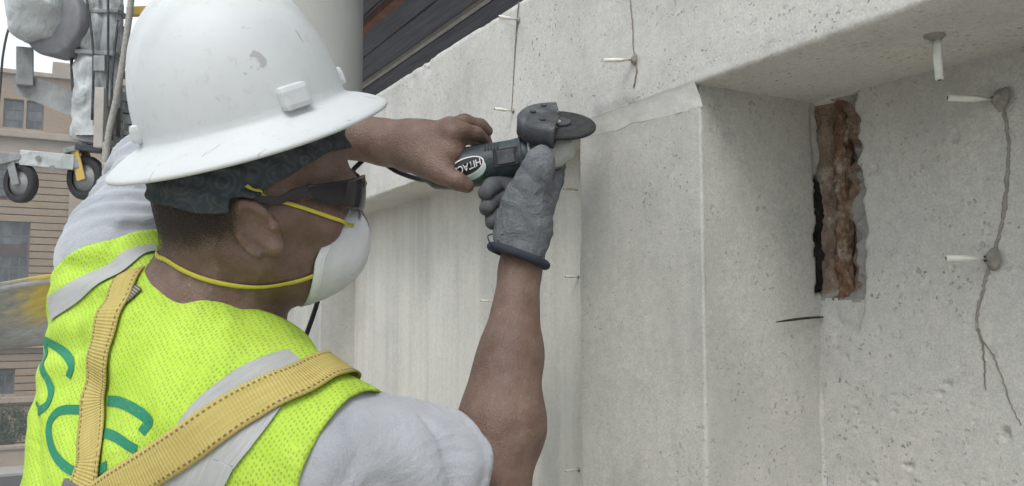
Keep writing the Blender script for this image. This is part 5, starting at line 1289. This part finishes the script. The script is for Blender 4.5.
obox('junction_box', P(101, 64, SD - 0.075), FA, (0.022, 0.030, 0.018), m_paintg, st_, 0.004)
pbar('cross_rail', (128, 12), (190, 9), 0.018, 0.018, m_yel, dd=0.10)
tag(pbar('clamp', (140, 26), (148, 40), 0.016, 0.02, simple('blue_plastic', (0.05, 0.12, 0.30), (0.08, 0.18, 0.38), 20, 0.5), dd=0.06))
hw = thing('counterweight_stack', 'stack of pale grey block counterweights behind the wrapped post', 'counterweights')
m_blk = simple('pale_block', (0.46, 0.47, 0.47), (0.58, 0.59, 0.59), 20, 0.8, bump=0.002)
for k in range(5): pbar('block', (111, 98 + k * 11), (136, 98 + k * 11 + 1), 0.0195, 0.06, m_blk, hw, 0.004, dd=0.20)
pbar('tray', (104, 152), (140, 154), 0.006, 0.08, m_paintg, hw, 0.002, dd=0.20)
# hoist motor bagged in plastic, lumpy and faceted
ho = thing('hoist_motor', 'hoist motor bagged in crumpled grey plastic sheet against the sky', 'hoist motor')
hm = Sdf(); hm.ell(P(50, 4, SD), (34 * px, 42 * px, 0.15), FA, 0.06); hm.ell(P(32, 20, SD), (20 * px, 28 * px, 0.11), FA, 0.05); hm.cone(P(24, -30, SD), P(20, 20, SD), 0.045, 0.03, 0.04)
def crumple(x):
    q = x * 7.5; w = fbm(q + 0.7 * np.stack([fbm(q * 0.7 + k * 9, 2) for k in range(3)], -1), 2)
    q2 = x * 5.0; sh = np.abs(((q2[:, 0] + 0.6 * q2[:, 2] + 1.6 * w) % 1.0) - 0.5) + np.abs(((q2[:, 1] * 0.8 - q2[:, 2] * 0.9 + 1.2 * w) % 1.0) - 0.5)
    return hm(x) - 0.05 * (sh - 0.5) - 0.012 * np.abs(w)
lo_ = P(-20, 100, SD) - 0.45; hi_ = P(110, -80, SD) + 0.45
bag, _, _ = sdf_mesh('plastic_bag', crumple, np.minimum(lo_, hi_), np.maximum(lo_, hi_), 0.010, m_wrap, ho, None, 4)
lathe('motor_drum', P(60, 22, SD - 0.02), unit(CF + 0.3 * CR), [(-0.05, 0), (-0.05, 33 * px), (-0.04, 36 * px), (0.05, 36 * px), (0.06, 33 * px), (0.06, 0)], simple('motor_grey', (0.14, 0.145, 0.16), (0.22, 0.225, 0.235), 20, 0.55, 0.4), ho, 40)
m_cable = simple('cable_rubber', (0.05, 0.052, 0.055), (0.09, 0.09, 0.092), 20, 0.6)
tag(tube('cable', catmull([P(18, 18, SD), P(9, 28, SD - 0.03), P(3, 55, SD - 0.03), P(0, 90, SD - 0.02), P(-6, 150, SD)], 30), 0.0045, m_cable), 'thin dark cable looping down from the bagged hoist to the left', 'cable')
tag(tube('hose', catmull([P(71, 50, SD), P(72, 70, SD), P(73, 90, SD - 0.02), P(80, 108, SD)], 20), 0.006, m_cable), 'short dark hose dropping from the bagged hoist to the side plate', 'hose')
# laid rope: three strands
def rope(name, pts, R0, mat, label, turns, n=150):
    c = catmull(pts, n); o = thing(name, label, 'rope'); 
    for k in range(3):
        q = []
        for i in range(n):
            tg = unit(c[min(i + 1, n - 1)] - c[max(i - 1, 0)]); a, b = frame_for(tg, CF); ph = 2 * math.pi * (turns * i / n + k / 3)
            q.append(c[i] + R0 * 0.55 * (math.cos(ph) * a + math.sin(ph) * b))
        tube('strand', q, R0 * 0.56, mat, o, 8)
    return o
m_rope = simple('dusty_rope', (0.30, 0.29, 0.265), (0.44, 0.425, 0.39), 60, 0.9, 0.1, bump=0.002)
rope('safety_rope', [P(144, -260, 3.25), P(134, -40, 3.25), P(126, 40, 3.25), P(116, 100, 3.25), P(106, 160, 3.25), P(100, 330, 3.25), np.array([*P(104, 420, 3.25)[:2], 0.2])], 0.0115, m_rope, 'pale twisted lifeline rope hanging beside the white hard hat', 85, 420)
for u in (25, 104): tag(tube('wire_rope', [P(u, -60, SD + 0.03), P(u, -60, SD + 0.03) + np.array([0, 0, 9.0])], 0.005, m_galv), ('steel wire rope rising from the bagged hoist' if u < 60 else 'steel wire rope rising from the wrapped upright'), 'rope')

# grey sheet with a worn yellow patch hanging beyond the vest
t = NT('grey_sheet', 0.7, 0.3).uv(); n1 = t.noise(7, 5); s3 = t.sep()
yb = t.math('MULTIPLY', t.bw(t.math('ADD', s3[0], t.math('MULTIPLY', t.math('SUBTRACT', n1, 0.5), 0.5)), 0.50, 0.72), t.bw(t.math('ADD', s3[1], t.math('MULTIPLY', t.math('SUBTRACT', n1, 0.5), 0.5)), 0.75, 0.5))
c = t.ramp(n1, [(0.3, (0.22, 0.225, 0.21)), (0.7, (0.34, 0.345, 0.33))]); c = t.mix(t.math('MULTIPLY', yb, 0.85), c, (0.52, 0.40, 0.05)); t.color(c); t.bump(n1, 0.01); m_sheet = t.m
sv, sf, su = [], [], []; nu, nv = 40, 20
for i in range(nu):
    for j in range(nv):
        a, b = i / (nu - 1), j / (nv - 1); u = -70 + a * 150; vt = 293 - 0.215 * (u + 30) * 0.9 - 4 * math.sin(a * 3); vb_ = 352 - 0.10 * (u + 20)
        sv.append(P(u, vt + b * (vb_ - vt), 2.3 + 0.05 * math.sin(a * 5) + 0.16 * b)); su.append((a, b))
for i in range(nu - 1):
    for j in range(nv - 1): sf.append((i * nv + j, i * nv + j + 1, (i + 1) * nv + j + 1, (i + 1) * nv + j))
so_ = mesh('grey_tarpaulin', sv, sf, m_sheet, None, True, su); md = so_.modifiers.new('thickness', 'SOLIDIFY'); md.thickness = 0.004
tag(so_, 'grey tarpaulin strip with a worn yellow patch beyond the lime vest', 'tarpaulin')

gr_ = thing('guard_rail', 'galvanised tube rail that the grey tarpaulin strip hangs from', 'guard rail')
def tedge(u): a = (u + 70) / 150; return P(u, 293 - 0.215 * (u + 30) * 0.9 - 4 * math.sin(a * 3) + 5, 2.3 + 0.05 * math.sin(a * 5) + 0.022)
tube('rail', [tedge(u) for u in np.linspace(-66, 78, 12)], 0.010, m_galv, gr_, 10)
pe = tedge(-66); tube('post', [(pe[0], pe[1], 0.13), (pe[0], pe[1], pe[2] + 0.02)], 0.014, m_galv, gr_, 10)

# ---- thin overcast haze over the whole place
hz = bpy.data.materials.new('haze'); hz.use_nodes = True; hn = hz.node_tree.nodes; hn.remove(hn['Principled BSDF'])
pv = hn.new('ShaderNodeVolumePrincipled'); pv.inputs['Color'].default_value = (0.90, 0.93, 0.96, 1); pv.inputs['Density'].default_value = 0.0038; pv.inputs['Anisotropy'].default_value = 0.2
hz.node_tree.links.new(pv.outputs[0], hn['Material Output'].inputs['Volume'])
tag(box('haze', (-950, -950, -1.0), (950, 950, 24.0), hz), 'thin pale overcast haze', kind='stuff')
